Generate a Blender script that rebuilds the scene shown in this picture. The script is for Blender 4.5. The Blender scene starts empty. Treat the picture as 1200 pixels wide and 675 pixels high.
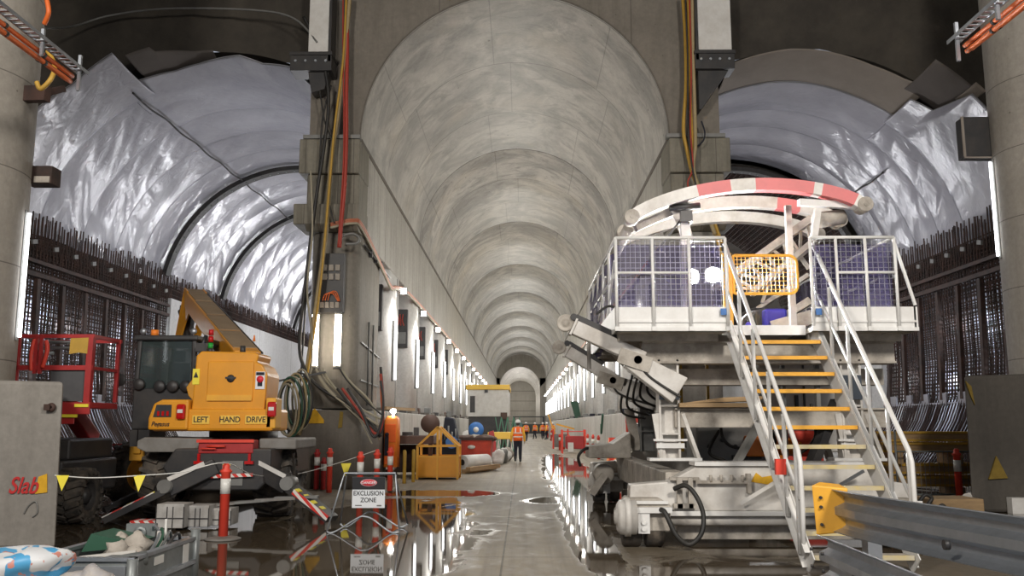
import bpy, math, random
from mathutils import Vector, Matrix, noise as mnoise

# ------------------------------------------------------------------ camera, world, light, exposure
SC = bpy.context.scene
COL = SC.collection
PITCH, YAW, F = math.radians(8.64), math.radians(0.655), 1050.0
EYE = 1.6
cam_d = bpy.data.cameras.new('camera'); cam = bpy.data.objects.new('camera', cam_d); COL.objects.link(cam)
cam.location = (0, 0, EYE); cam.rotation_euler = (math.pi/2 + PITCH, 0, YAW)
cam_d.lens = F/1200*36; cam_d.clip_end = 500; cam_d.clip_start = .1
SC.camera = cam
SC.view_settings.view_transform = 'Standard'; SC.view_settings.look = 'None'
SC.view_settings.gamma = 1; SC.view_settings.use_curve_mapping = False
SC.view_settings.exposure = 0.1
W = bpy.data.worlds.new('world'); SC.world = W; W.use_nodes = True
W.node_tree.nodes['Background'].inputs[0].default_value = (.80, .86, 1, 1)
W.node_tree.nodes['Background'].inputs[1].default_value = .45

def lamp(name, kind, loc, energy, color=(1, .97, .92), size=.3, target=None, size_y=None, spot=100, spread=None):
    d = bpy.data.lights.new(name, kind); d.energy = energy; d.color = color
    if kind == 'AREA':
        d.size = size
        if size_y: d.shape = 'RECTANGLE'; d.size_y = size_y
        if spread: d.spread = math.radians(spread)
    elif kind == 'SPOT':
        d.spot_size = math.radians(spot); d.spot_blend = .6; d.shadow_soft_size = size
    else: d.shadow_soft_size = size
    o = bpy.data.objects.new(name, d); COL.objects.link(o); o.location = loc
    if target is not None:
        o.rotation_euler = (Vector(target)-Vector(loc)).to_track_quat('-Z', 'Y').to_euler()
    return o

def P(px, py, Y):
    """point at real depth Y seen along a line of sight (1200x675 frame)"""
    u, v = px-600, 337.5-py
    up = v*math.cos(PITCH)+F*math.sin(PITCH); fw = F*math.cos(PITCH)-v*math.sin(PITCH)
    x = u*math.cos(YAW)-fw*math.sin(YAW); y = u*math.sin(YAW)+fw*math.cos(YAW)
    return (x/y*Y, Y, EYE+up/y*Y)

# unseen area lights added behind the camera to brighten the foreground
FRONT_FILLS = [('AREA', (-6.5, -2, 9.5), 1400, (1, .93, .84), 2.0, (-3, 22, 5)),
          ('AREA', (6.0, -2, 9.5), 1500, (1, .93, .84), 2.0, (4, 20, 4))]
for k, l, e, c, s, t in FRONT_FILLS: lamp('front_fill', k, l, e, c, s, t)
# unseen point lights added to brighten the three tunnels
for y in range(27, 148, 7): lamp('tunnel_fill', 'POINT', (-.2, y, 6.0), 300, (1, .97, .9), .8)
for y in (160, 178, 193): lamp('tunnel_fill', 'POINT', (-.2, y, 6.2), 650, (1, .95, .88), .5)
for (x, y, z, e) in ((-8.2, 27, 6, 260), (-8.2, 35, 6, 310), (-9, 44, 6, 390), (-9, 58, 6, 700),
                     (7.8, 27, 6.2, 270), (7.8, 35.5, 6, 250), (8.4, 46, 6, 500)):
    lamp('side_tunnel_light', 'POINT', (x, y, z), e, (.96, .96, 1), .35)
for (x, y, z, e) in ((-13.75, 23, 3.0, 150), (-13.75, 26, 4.4, 150), (-13.75, 29, 3.0, 150), (-13.75, 32, 4.4, 120), (13.15, 23, 3, 110), (13.15, 26, 4.4, 110), (13.15, 29, 3, 110)):
    lamp('behind_bars_light', 'POINT', (x, y, z), e, (.85, .93, 1), .15)

# ------------------------------------------------------------------ materials
MATS = {}
def ramp(nt, fac, stops):
    r = nt.nodes.new('ShaderNodeValToRGB'); e = r.color_ramp.elements
    while len(e) < len(stops): e.new(.5)
    for i, (p, c) in enumerate(stops):
        e[i].position = p; e[i].color = (c, c, c, 1) if isinstance(c, (int, float)) else (*c, 1)
    nt.links.new(fac, r.inputs[0]); return r.outputs[0]
def math_n(nt, op, a, b=None, c=None):
    n = nt.nodes.new('ShaderNodeMath'); n.operation = op
    for i, x in enumerate((a, b, c)):
        if x is None: continue
        if isinstance(x, (int, float)): n.inputs[i].default_value = x
        else: nt.links.new(x, n.inputs[i])
    return n.outputs[0]
def mixc(nt, fac, a, b, mode='MIX'):
    n = nt.nodes.new('ShaderNodeMix'); n.data_type = 'RGBA'; n.blend_type = mode
    for s, x in ((n.inputs[0], fac), (n.inputs[6], a), (n.inputs[7], b)):
        if isinstance(x, (int, float)): s.default_value = x
        elif isinstance(x, tuple): s.default_value = (*x, 1)
        else: nt.links.new(x, s)
    return n.outputs[2]
def noise_n(nt, vec, scale, detail=4, rough=.55, stretch=(1, 1, 1), dist=0):
    if stretch != (1, 1, 1):
        m = nt.nodes.new('ShaderNodeMapping'); m.inputs['Scale'].default_value = stretch
        nt.links.new(vec, m.inputs[0]); vec = m.outputs[0]
    n = nt.nodes.new('ShaderNodeTexNoise'); n.inputs['Scale'].default_value = scale
    n.inputs['Detail'].default_value = detail; n.inputs['Roughness'].default_value = rough
    n.inputs['Distortion'].default_value = dist
    nt.links.new(vec, n.inputs['Vector']); return n.outputs[0]
def base(name):
    m = bpy.data.materials.new(name); m.use_nodes = True; nt = m.node_tree
    b = nt.nodes['Principled BSDF']; tc = nt.nodes.new('ShaderNodeTexCoord')
    MATS[name] = m
    return m, nt, b, tc.outputs['Object']
def bump(nt, b, h, strength, dist=.02):
    n = nt.nodes.new('ShaderNodeBump'); n.inputs['Strength'].default_value = strength
    n.inputs['Distance'].default_value = dist
    nt.links.new(h, n.inputs['Height']); nt.links.new(n.outputs[0], b.inputs['Normal'])
def mat(name, col, rough=.6, metal=0, dirt=None, amount=.5, scale=3, bmp=0, bscale=30, stretch=(1, 1, 1), emit=0, ecol=None, alpha=1, rvar=0):
    if name in MATS: return MATS[name]
    m, nt, b, vec = base(name)
    b.inputs['Base Color'].default_value = (*col, 1); b.inputs['Roughness'].default_value = rough
    b.inputs['Metallic'].default_value = metal; b.inputs['Alpha'].default_value = alpha
    if dirt is None: dirt = tuple(c*.6 for c in col)
    n = noise_n(nt, vec, scale, 6, .65, stretch)
    f = ramp(nt, n, [(.38, 0), (.72, amount)])
    nt.links.new(mixc(nt, f, col, dirt), b.inputs['Base Color'])
    if rvar:
        nt.links.new(ramp(nt, n, [(.3, max(.03, rough-rvar)), (.7, min(1, rough+rvar))]), b.inputs['Roughness'])
    if bmp: bump(nt, b, noise_n(nt, vec, bscale, 5), bmp)
    if emit:
        b.inputs['Emission Color'].default_value = (*(ecol or col), 1); b.inputs['Emission Strength'].default_value = emit
    return m

def concrete(name, c1, c2, streak=.5, joints=None, rough=.75):
    """c1 clean, c2 stained; joints: (axis, spacing, offset, width)"""
    m, nt, b, vec = base(name)
    big = ramp(nt, noise_n(nt, vec, .55, 5, .6), [(.35, 0), (.68, .8)])
    st = ramp(nt, noise_n(nt, vec, 1.6, 6, .7, (2.2, 2.2, .22)), [(.45, 0), (.72, streak)])
    fine = ramp(nt, noise_n(nt, vec, 9, 6, .7), [(.3, .82), (.7, 1.06)])
    c = mixc(nt, big, c1, tuple((a+d)/2 for a, d in zip(c1, c2)))
    c = mixc(nt, st, c, c2)
    c = mixc(nt, 1.0, c, fine, 'MULTIPLY')
    v = nt.nodes.new('ShaderNodeTexVoronoi'); v.inputs['Scale'].default_value = 2.3; nt.links.new(vec, v.inputs[0])
    c = mixc(nt, ramp(nt, v.outputs['Distance'], [(.02, .8), (.05, 0)]), c, (.07, .06, .05))
    if joints:
        sp = nt.nodes.new('ShaderNodeSeparateXYZ'); nt.links.new(vec, sp.inputs[0])
        for ax, s, off, w in joints:
            fr = math_n(nt, 'FRACT', math_n(nt, 'DIVIDE', math_n(nt, 'SUBTRACT', sp.outputs[ax], off), s))
            c = mixc(nt, math_n(nt, 'MULTIPLY', math_n(nt, 'LESS_THAN', fr, w/s), .65), c, (.06, .05, .045))
    nt.links.new(c, b.inputs['Base Color']); b.inputs['Roughness'].default_value = rough
    bump(nt, b, noise_n(nt, vec, 22, 6), .25, .01)
    return m

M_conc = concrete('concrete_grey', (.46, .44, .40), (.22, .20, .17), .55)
M_beamw = concrete('concrete_board_marked', (.46, .44, .40), (.23, .215, .18), .75, [(1, 1.2, 0, .03), (1, 4.6, 0, .05)])
M_head = concrete('concrete_head_wall', (.235, .21, .175), (.12, .105, .085), .4, [(0, 2.6, .35, .025)])
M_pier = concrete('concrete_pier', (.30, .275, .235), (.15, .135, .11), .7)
M_plinth = concrete('concrete_dark_plinth', (.17, .15, .125), (.09, .08, .068), .6)
M_col = concrete('concrete_column', (.74, .73, .71), (.50, .48, .44), .4)
M_round = concrete('concrete_round_column', (.40, .37, .325), (.25, .23, .195), .45, [(2, 1.45, .3, .018)])
M_block = concrete('concrete_block', (.30, .28, .25), (.17, .155, .135), .4)
M_blockd = concrete('concrete_dark_block', (.085, .075, .062), (.045, .04, .034), .5)
M_par = concrete('concrete_parapet', (.56, .54, .50), (.30, .28, .24), .75, [(1, 1.6, 0, .03)])
M_cast = concrete('concrete_white_lining', (.66, .66, .66), (.45, .44, .42), .4, [(1, 6.2, 1, .05)])
M_corb = concrete('concrete_formed_capital', (.27, .25, .20), (.12, .11, .085), .8, [(0, .42, .1, .02)])

def make_vault_mat():
    m, nt, b, vec = base('concrete_vault')
    sp = nt.nodes.new('ShaderNodeSeparateXYZ'); nt.links.new(vec, sp.inputs[0])
    y = math_n(nt, 'DIVIDE', math_n(nt, 'SUBTRACT', sp.outputs[1], 23.0), 4.63)
    ring = math_n(nt, 'FLOOR', y); fr = math_n(nt, 'FRACT', y)
    ang = math_n(nt, 'ARCTAN2', math_n(nt, 'ADD', sp.outputs[0], .2), math_n(nt, 'SUBTRACT', sp.outputs[2], 9.1))
    wn = nt.nodes.new('ShaderNodeTexWhiteNoise'); wn.noise_dimensions = '1D'; nt.links.new(ring, wn.inputs['W'])
    cb = nt.nodes.new('ShaderNodeCombineXYZ')
    nt.links.new(math_n(nt, 'MULTIPLY', ang, 4.1), cb.inputs[0]); nt.links.new(sp.outputs[1], cb.inputs[1])
    nt.links.new(math_n(nt, 'MULTIPLY', math_n(nt, 'FLOOR', math_n(nt, 'DIVIDE', ring, 3.0)), 7.3), cb.inputs[2])
    uv = cb.outputs[0]
    blotch = ramp(nt, noise_n(nt, uv, .42, 6, .65, (1, 1, 1), 1.2), [(.40, 0), (.60, .9)])
    streak = ramp(nt, noise_n(nt, uv, .8, 6, .7, (.8, 1.1, 1), 1.5), [(.50, 0), (.64, .6)])
    warm = ramp(nt, noise_n(nt, uv, .3, 3, .5), [(.55, 0), (.72, .35)])
    c = mixc(nt, blotch, (.55, .53, .49), (.33, .32, .30))
    c = mixc(nt, streak, c, (.24, .23, .215))
    c = mixc(nt, warm, c, (.62, .55, .44))
    c = mixc(nt, 1.0, c, ramp(nt, wn.outputs[0], [(0, .93), (1, 1.04)]), 'MULTIPLY')
    c = mixc(nt, 1.0, c, ramp(nt, noise_n(nt, vec, 10, 6, .7), [(.3, .86), (.7, 1.05)]), 'MULTIPLY')
    # ring joint and two longitudinal joints per ring, shifted ring by ring
    jr = math_n(nt, 'LESS_THAN', fr, .010)
    a2 = math_n(nt, 'FRACT', math_n(nt, 'ADD', math_n(nt, 'DIVIDE', ang, .86), math_n(nt, 'MULTIPLY', wn.outputs[0], .35)))
    jl = math_n(nt, 'LESS_THAN', a2, .009)
    j = math_n(nt, 'MULTIPLY', math_n(nt, 'MAXIMUM', jr, math_n(nt, 'MULTIPLY', jl, .6)), .6)
    c = mixc(nt, j, c, (.07, .06, .05))
    # small bolt sockets
    v = nt.nodes.new('ShaderNodeTexVoronoi'); v.inputs['Scale'].default_value = 1.1; nt.links.new(uv, v.inputs[0])
    c = mixc(nt, ramp(nt, v.outputs['Distance'], [(.03, .8), (.05, 0)]), c, (.08, .07, .06))
    nt.links.new(c, b.inputs['Base Color']); b.inputs['Roughness'].default_value = .55
    bump(nt, b, noise_n(nt, vec, 8, 6), .3, .02)
    return m
M_vault = make_vault_mat()

def make_floor_mat():
    m, nt, b, vec = base('wet_concrete_floor')
    sp = nt.nodes.new('ShaderNodeSeparateXYZ'); nt.links.new(vec, sp.inputs[0])
    X, Y = sp.outputs[0], sp.outputs[1]
    def ell(cx, cy, rx, ry):
        a = math_n(nt, 'DIVIDE', math_n(nt, 'SUBTRACT', X, cx), rx); c = math_n(nt, 'DIVIDE', math_n(nt, 'SUBTRACT', Y, cy), ry)
        d = math_n(nt, 'SQRT', math_n(nt, 'ADD', math_n(nt, 'MULTIPLY', a, a), math_n(nt, 'MULTIPLY', c, c)))
        return math_n(nt, 'MAXIMUM', math_n(nt, 'SUBTRACT', 1.25, d), 0)
    f = None
    for e in ((-2.55, 13.5, 1.85, 6.8), (-4.6, 11, 2.6, 3.6), (-7.5, 15, 4, 6), (.95, 14.5, .33, 6.0), (1.6, 30, .9, 19),
              (2.4, 8.6, 1.8, 2.6), (3.5, 13.5, 2.2, 2.4), (9, 16, 3.5, 7), (.8, 19.5, .7, 1.0), (-2.0, 21.5, 1.6, 1.0)):
        x = ell(*e); f = x if f is None else math_n(nt, 'MAXIMUM', f, x)
    n1 = noise_n(nt, vec, .9, 6, .62, (1, .55, 1), .8)
    fld = math_n(nt, 'ADD', f, math_n(nt, 'MULTIPLY', math_n(nt, 'SUBTRACT', n1, .5), 1.1))
    pud = ramp(nt, fld, [(.26, 0), (.31, 1)])          # standing water
    damp = ramp(nt, fld, [(.10, 0), (.28, 1)])           # damp rim
    n2 = noise_n(nt, vec, .5, 6, .65); n3 = noise_n(nt, vec, 5, 7, .7)
    dry = mixc(nt, ramp(nt, n2, [(.35, 0), (.7, 1)]), (.36, .315, .245), (.23, .195, .145))
    dry = mixc(nt, 1.0, dry, ramp(nt, n3, [(.3, .75), (.7, 1.1)]), 'MULTIPLY')
    # tyre tracks along the tunnel
    tr = ramp(nt, noise_n(nt, vec, 2.2, 4, .6, (2.2, .05, 1)), [(.42, 0), (.6, .45)])
    dry = mixc(nt, tr, dry, (.16, .14, .115))
    # brown mud towards the left machine and under the gantry
    mud = math_n(nt, 'MAXIMUM', ell(-6, 13, 4.2, 7), ell(4.5, 11, 3.6, 4.5))
    dry = mixc(nt, ramp(nt, mud, [(.1, 0), (.5, .75)]), dry, (.10, .08, .055))
    # slab joints
    for ax, s, off, w in ((1, 4.63, 2.0, .03), (0, 3.1, -.25, .025)):
        fr = math_n(nt, 'FRACT', math_n(nt, 'DIVIDE', math_n(nt, 'SUBTRACT', sp.outputs[ax], off), s))
        dry = mixc(nt, math_n(nt, 'MULTIPLY', math_n(nt, 'LESS_THAN', fr, w/s), .6), dry, (.05, .045, .04))
    c = mixc(nt, math_n(nt, 'MULTIPLY', damp, .6), dry, (.15, .122, .085))
    c = mixc(nt, math_n(nt, 'MULTIPLY', pud, .9), c, (.075, .056, .036))
    nt.links.new(c, b.inputs['Base Color'])
    r0 = ramp(nt, n3, [(.3, .5), (.7, .8)])
    rr = mixc(nt, damp, r0, (.30, .30, .30)); rr = mixc(nt, pud, rr, (.03, .03, .03))
    nt.links.new(rr, b.inputs['Roughness'])
    bn = nt.nodes.new('ShaderNodeBump'); bn.inputs['Distance'].default_value = .015
    nt.links.new(noise_n(nt, vec, 14, 6), bn.inputs['Height'])
    nt.links.new(math_n(nt, 'ADD', math_n(nt, 'MULTIPLY', math_n(nt, 'SUBTRACT', 1, pud), .35), .006), bn.inputs['Strength'])
    nt.links.new(bn.outputs[0], b.inputs['Normal'])
    b.inputs['IOR'].default_value = 1.4
    return m
M_floor = make_floor_mat()

def make_membrane(name, c1, c2, rough=.24):
    m, nt, b, vec = base(name)
    n = noise_n(nt, vec, .6, 5, .6)
    nt.links.new(mixc(nt, ramp(nt, n, [(.35, 0), (.7, 1)]), c1, c2), b.inputs['Base Color'])
    b.inputs['Roughness'].default_value = rough
    bump(nt, b, noise_n(nt, vec, 2.3, 2, .4, (1, 1.5, 1), 1.6), .5, .03)
    return m
M_mem = make_membrane('white_plastic_membrane', (.47, .475, .53), (.36, .365, .415), .26)
M_memr = make_membrane('grey_plastic_membrane', (.38, .38, .43), (.28, .28, .32), .26)
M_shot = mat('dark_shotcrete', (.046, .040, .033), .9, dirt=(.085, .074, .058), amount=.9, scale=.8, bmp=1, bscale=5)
M_fleece = mat('brown_fleece', (.27, .235, .20), .95, amount=.4, scale=1.5, bmp=.3)
M_fleeced = mat('grey_fleece', (.13, .115, .105), .95, amount=.4, scale=1.5, bmp=.3)
M_rust = mat('rusty_steel', (.030, .019, .016), .75, dirt=(.085, .040, .028), amount=.9, scale=2.5)
M_rustl = mat('brown_rusty_waler', (.075, .042, .032), .75, dirt=(.05, .03, .024), amount=.8, scale=2.5)
M_rust2 = mat('brown_steel', (.10, .055, .04), .6, amount=.6)
M_white = mat('white_painted_steel', (.72, .70, .66), .42, dirt=(.36, .32, .27), amount=.75, scale=2.2, bmp=.05)
M_whitec = mat('clean_white_steel', (.82, .82, .80), .38, dirt=(.55, .52, .48), amount=.5, scale=3)
M_dirtyw = mat('muddy_white_steel', (.52, .48, .42), .6, dirt=(.18, .155, .125), amount=.95, scale=2.8, bmp=.15)
M_graysteel = mat('grey_steel', (.22, .22, .21), .5, .3, amount=.6)
M_galv = mat('galvanised_steel', (.47, .50, .54), .38, .75, dirt=(.30, .32, .34), amount=.7, scale=4, bmp=.1, bscale=25, rvar=.1)
M_galvd = mat('dull_galvanised_steel', (.25, .27, .27), .5, .45, dirt=(.13, .135, .13), amount=.8, scale=3, rvar=.1)
M_black = mat('black_rubber', (.018, .018, .018), .55, dirt=(.07, .062, .05), amount=.5, scale=3)
M_tyre = mat('muddy_tyre', (.04, .037, .034), .8, dirt=(.16, .13, .10), amount=.85, scale=5, bmp=.3)
M_dark = mat('dark_paint', (.03, .03, .032), .45, dirt=(.08, .07, .06), amount=.5)
M_yellow = mat('yellow_machine_paint', (.80, .34, .02), .35, dirt=(.55, .25, .03), amount=.5, scale=2)
M_yel2 = mat('yellow_orange_paint', (.85, .43, .035), .5, dirt=(.6, .28, .05), amount=.5)
M_yelb = mat('bright_yellow', (.92, .78, .06), .5, amount=.25)
M_ylab = mat('yellow_label', (.88, .56, .08), .5, amount=.1)
M_greyfender = mat('grey_fender', (.23, .22, .205), .6, dirt=(.12, .105, .085), amount=.7)
M_red = mat('red_paint', (.45, .035, .035), .45, amount=.6)
M_redb = mat('bright_red', (.82, .07, .04), .5, amount=.35)
M_orange = mat('orange_plastic', (.95, .26, .03), .5, amount=.35)
M_orv = mat('orange_vest', (1.0, .16, .02), .7, amount=.25, scale=8)
M_yv = mat('yellow_shirt', (.95, .50, .05), .8, amount=.25, scale=8)
M_pink = mat('faded_red_paint', (.72, .19, .19), .5, dirt=(.55, .16, .16), amount=.6)
M_navy = mat('navy_cloth', (.02, .022, .035), .85, amount=.3)
M_skin = mat('skin', (.55, .34, .25), .6, amount=.2)
M_hat = mat('white_helmet', (.85, .85, .83), .3, amount=.1)
M_refl = mat('reflective_tape', (.78, .78, .74), .3, amount=.1)
M_wood = mat('timber', (.42, .28, .14), .75, dirt=(.22, .15, .09), amount=.6, scale=4, stretch=(1, 6, 6))
M_beamy = mat('yellow_formwork_beam', (.62, .36, .04), .6, dirt=(.30, .18, .04), amount=.8, scale=5)
M_green = mat('green_plastic', (.03, .10, .06), .5, amount=.4)
M_blue = mat('blue_plastic', (.04, .16, .45), .5, amount=.3)
M_stone = mat('pale_rubble', (.42, .38, .33), .85, amount=.6, scale=6, bmp=.4)
M_white2 = mat('white_panel', (.74, .73, .70), .5, dirt=(.5, .47, .42), amount=.6)
M_sign = mat('sign_white', (.80, .83, .86), .5, amount=.15)
M_signk = mat('sign_black', (.015, .015, .018), .5, amount=.1)
M_signr = mat('sign_red', (.75, .03, .05), .5, amount=.1)
M_hoseY = mat('yellow_hose', (.42, .33, .18), .6, amount=.5, scale=8)
M_hoseYb = mat('bright_yellow_hose', (.55, .33, .05), .55, amount=.4, scale=8)
M_hoseR = mat('red_hose', (.42, .05, .03), .55, amount=.4)
M_hoseO = mat('orange_cable', (.78, .16, .03), .5, amount=.5, scale=6)
M_cop = mat('copper_coloured_cable', (.50, .17, .09), .5, amount=.4)
M_beige = mat('beige_cable', (.42, .38, .28), .65, amount=.5)
M_spray = mat('yellow_spray_paint', (.72, .40, .02), .8, amount=.6, scale=9)
M_sprayd = mat('faded_yellow_spray_paint', (.24, .16, .025), .85, amount=.8, scale=9)
M_sprayr = mat('red_spray_paint', (.55, .03, .03), .8, amount=.4, scale=9)
M_tube = mat('lit_tube', (1, 1, 1), .4, emit=13, ecol=(1, .90, .76), amount=0)
M_tubec = mat('lit_cool_tube', (1, 1, 1), .4, emit=4.5, ecol=(.95, .97, 1), amount=0)
M_lens = mat('lit_lens', (1, 1, 1), .4, emit=22, ecol=(1, .96, .90), amount=0)
M_lensw = mat('lit_work_lens', (1, 1, 1), .4, emit=450, ecol=(.97, .98, 1), amount=0)
M_lampr = mat('red_lens', (.5, .01, .01), .2, amount=.1)
M_lampg = mat('green_lens', (.02, .35, .05), .2, amount=.1)
M_glass = base('cab_glass')[0]
_b = M_glass.node_tree.nodes['Principled BSDF']
_b.inputs['Base Color'].default_value = (.05, .07, .07, 1); _b.inputs['Roughness'].default_value = .06; _b.inputs['Alpha'].default_value = .55
_b = base('orange_lens')[1].nodes['Principled BSDF']; _b.inputs['Base Color'].default_value = (.9, .2, .02, 1)
def make_shade():
    m, nt, b, vec = base('purple_shade_cloth')
    n = noise_n(nt, vec, 3, 4)
    nt.links.new(mixc(nt, ramp(nt, n, [(.4, 0), (.7, 1)]), (.045, .035, .12), (.10, .085, .20)), b.inputs['Base Color'])
    b.inputs['Roughness'].default_value = .8; b.inputs['Alpha'].default_value = .72
    return m
M_shade = make_shade()
def make_chevron(name, c1, c2, scale, dirx=1, dirz=1):
    m, nt, b, vec = base(name)
    sp = nt.nodes.new('ShaderNodeSeparateXYZ'); nt.links.new(vec, sp.inputs[0])
    d = math_n(nt, 'ADD', math_n(nt, 'MULTIPLY', sp.outputs[0], dirx*scale), math_n(nt, 'MULTIPLY', sp.outputs[2], dirz*scale))
    s = math_n(nt, 'LESS_THAN', math_n(nt, 'FRACT', d), .5)
    nt.links.new(mixc(nt, s, c1, c2), b.inputs['Base Color']); b.inputs['Roughness'].default_value = .5
    return m
M_chev = make_chevron('red_white_stripes', (.75, .72, .68), (.65, .04, .03), 7)
M_chevl = make_chevron('red_white_stripes_left', (.75, .72, .68), (.65, .04, .03), 7, 1, -1)
M_bag = base('printed_sack')[0]
def _bag():
    nt = M_bag.node_tree; b = nt.nodes['Principled BSDF']; vec = [n for n in nt.nodes if n.type == 'TEX_COORD'][0].outputs['Object']
    n = noise_n(nt, vec, 4.5, 2, .4, (1, 1, 1), .8)
    c = mixc(nt, ramp(nt, n, [(.50, 0), (.52, 1)]), (.70, .72, .74), (.08, .35, .62))
    c = mixc(nt, ramp(nt, noise_n(nt, vec, 11, 2, .4), [(.64, 0), (.66, 1)]), c, (.6, .25, .2))
    nt.links.new(c, b.inputs['Base Color']); b.inputs['Roughness'].default_value = .45
_bag()

# ------------------------------------------------------------------ mesh helpers
class MB:
    def __init__(s): s.v = []; s.f = []; s.sm = []; s.mi = []; s.cur = 0
    def add(s, vs, fs, smooth=False):
        o = len(s.v); s.v += [tuple(v) for v in vs]
        s.f += [tuple(i+o for i in f) for f in fs]; s.sm += [smooth]*len(fs); s.mi += [s.cur]*len(fs); return s
    def box(s, x0, x1, y0, y1, z0, z1):
        vs = [(x, y, z) for z in (z0, z1) for y in (y0, y1) for x in (x0, x1)]
        return s.add(vs, [(0, 2, 3, 1), (4, 5, 7, 6), (0, 1, 5, 4), (2, 6, 7, 3), (0, 4, 6, 2), (1, 3, 7, 5)])
    def bar(s, a, b, w, h, up=(0, 0, 1), w2=None, h2=None):
        a, b = Vector(a), Vector(b); d = (b-a).normalized(); u = Vector(up)
        if abs(d.dot(u)) > .98: u = Vector((0, 1, 0))
        r = d.cross(u).normalized(); u = r.cross(d)
        w2 = w if w2 is None else w2; h2 = h if h2 is None else h2
        vs = [p + r*sx*ww/2 + u*sz*hh/2 for p, ww, hh in ((a, w, h), (b, w2, h2)) for sx, sz in ((-1, -1), (1, -1), (1, 1), (-1, 1))]
        return s.add(vs, [(0, 1, 2, 3), (7, 6, 5, 4), (0, 4, 5, 1), (1, 5, 6, 2), (2, 6, 7, 3), (3, 7, 4, 0)])
    def tube(s, pts, r, n=8, r1=None, closed=False):
        pts = [Vector(p) for p in pts]; N = len(pts); vs = []; prev = None
        for i, p in enumerate(pts):
            d = (pts[(i+1) % N]-pts[i-1]) if closed else (pts[min(i+1, N-1)]-pts[max(i-1, 0)])
            d = d.normalized() if d.length else Vector((0, 0, 1))
            if prev is None:
                u = Vector((0, 0, 1)) if abs(d.z) < .9 else Vector((1, 0, 0)); x = d.cross(u).normalized()
            else:
                x = (prev-d*prev.dot(d)); x = x.normalized() if x.length > 1e-6 else d.cross(Vector((1, 0, 0))).normalized()
            prev = x; y = d.cross(x)
            rr = r if r1 is None else r+(r1-r)*i/(N-1)
            vs += [p+(x*math.cos(2*math.pi*k/n)+y*math.sin(2*math.pi*k/n))*rr for k in range(n)]
        fs = [(i*n+k, i*n+(k+1) % n, ((i+1) % N)*n+(k+1) % n, ((i+1) % N)*n+k) for i in range(N if closed else N-1) for k in range(n)]
        s.add(vs, fs, n > 4)
        if not closed:
            o = len(s.v)-len(vs)
            for c in (tuple(o+k for k in range(n))[::-1], tuple(o+(N-1)*n+k for k in range(n))):
                s.f.append(c); s.sm.append(False); s.mi.append(s.cur)
        return s
    def cyl(s, a, b, r, n=20, r1=None): return s.tube([a, b], r, n, r1)
    def lathe(s, prof, origin, axis='z', n=24):
        vs = []
        for r, h in prof:
            for k in range(n):
                c, q = r*math.cos(2*math.pi*k/n), r*math.sin(2*math.pi*k/n)
                p = {'z': (c, q, h), 'x': (h, c, q), 'y': (c, h, q)}[axis]
                vs.append(Vector(origin)+Vector(p))
        m = len(prof)
        fs = [(i*n+k, i*n+(k+1) % n, (i+1)*n+(k+1) % n, (i+1)*n+k) for i in range(m-1) for k in range(n)]
        return s.add(vs, fs, True)
    def prism(s, poly, d0, d1, plane='xz'):
        def q(p, d): return {'xz': (p[0], d, p[1]), 'yz': (d, p[0], p[1]), 'xy': (p[0], p[1], d)}[plane]
        n = len(poly); vs = [q(p, d0) for p in poly]+[q(p, d1) for p in poly]
        return s.add(vs, [tuple(range(n)), tuple(range(2*n-1, n-1, -1))]+[(i, i+n, (i+1) % n+n, (i+1) % n) for i in range(n)])
    def hull_rect(s, loops):
        """loft closed loops of equal length"""
        n = len(loops[0]); vs = [p for l in loops for p in l]
        fs = [(i*n+k, i*n+(k+1) % n, (i+1)*n+(k+1) % n, (i+1)*n+k) for i in range(len(loops)-1) for k in range(n)]
        s.add(vs, fs, True); o = len(s.v)-len(vs)
        for c in (tuple(o+k for k in range(n))[::-1], tuple(o+(len(loops)-1)*n+k for k in range(n))):
            s.f.append(c); s.sm.append(False); s.mi.append(s.cur)
        return s
    def ball(s, c, rx, ry=None, rz=None, n=16, m=10):
        ry = ry or rx; rz = rz or rx; loops = []
        for i in range(1, m):
            t = math.pi*i/m
            loops.append([(c[0]+rx*math.sin(t)*math.cos(2*math.pi*k/n), c[1]+ry*math.sin(t)*math.sin(2*math.pi*k/n), c[2]-rz*math.cos(t)) for k in range(n)])
        o = len(s.v); s.hull_rect(loops); return s
    def build(s, name, m, parent=None, bevel=0, world=None):
        me = bpy.data.meshes.new(name)
        if parent is not None: org = ORG[parent.name]; vs = [tuple(Vector(v)-org) for v in s.v]
        elif world: org = Vector((0, 0, 0)); vs = s.v
        else:
            xs = [v[0] for v in s.v]; ys = [v[1] for v in s.v]; zs = [v[2] for v in s.v]
            org = Vector(((min(xs)+max(xs))/2, (min(ys)+max(ys))/2, min(zs))); vs = [tuple(Vector(v)-org) for v in s.v]
        me.from_pydata(vs, [], s.f); me.update()
        me.polygons.foreach_set('use_smooth', s.sm); me.polygons.foreach_set('material_index', s.mi)
        for mm in (m if isinstance(m, (list, tuple)) else [m]): me.materials.append(mm)
        import bmesh
        if len(s.f) < 60000 and not getattr(s, 'keep', False):
            bm = bmesh.new(); bm.from_mesh(me); bmesh.ops.recalc_face_normals(bm, faces=bm.faces); bm.to_mesh(me); bm.free()
        o = bpy.data.objects.new(name, me); COL.objects.link(o)
        if parent is not None: o.parent = parent
        else: o.location = org
        ORG[o.name] = org
        if bevel:
            b = o.modifiers.new('bevel', 'BEVEL'); b.width = bevel; b.segments = 2; b.limit_method = 'ANGLE'
        return o
ORG = {}
def tag(o, label=None, cat=None, group=None, kind=None):
    if label: o['label'] = label
    if cat: o['category'] = cat
    if group: o['group'] = group
    if kind: o['kind'] = kind
    return o
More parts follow.
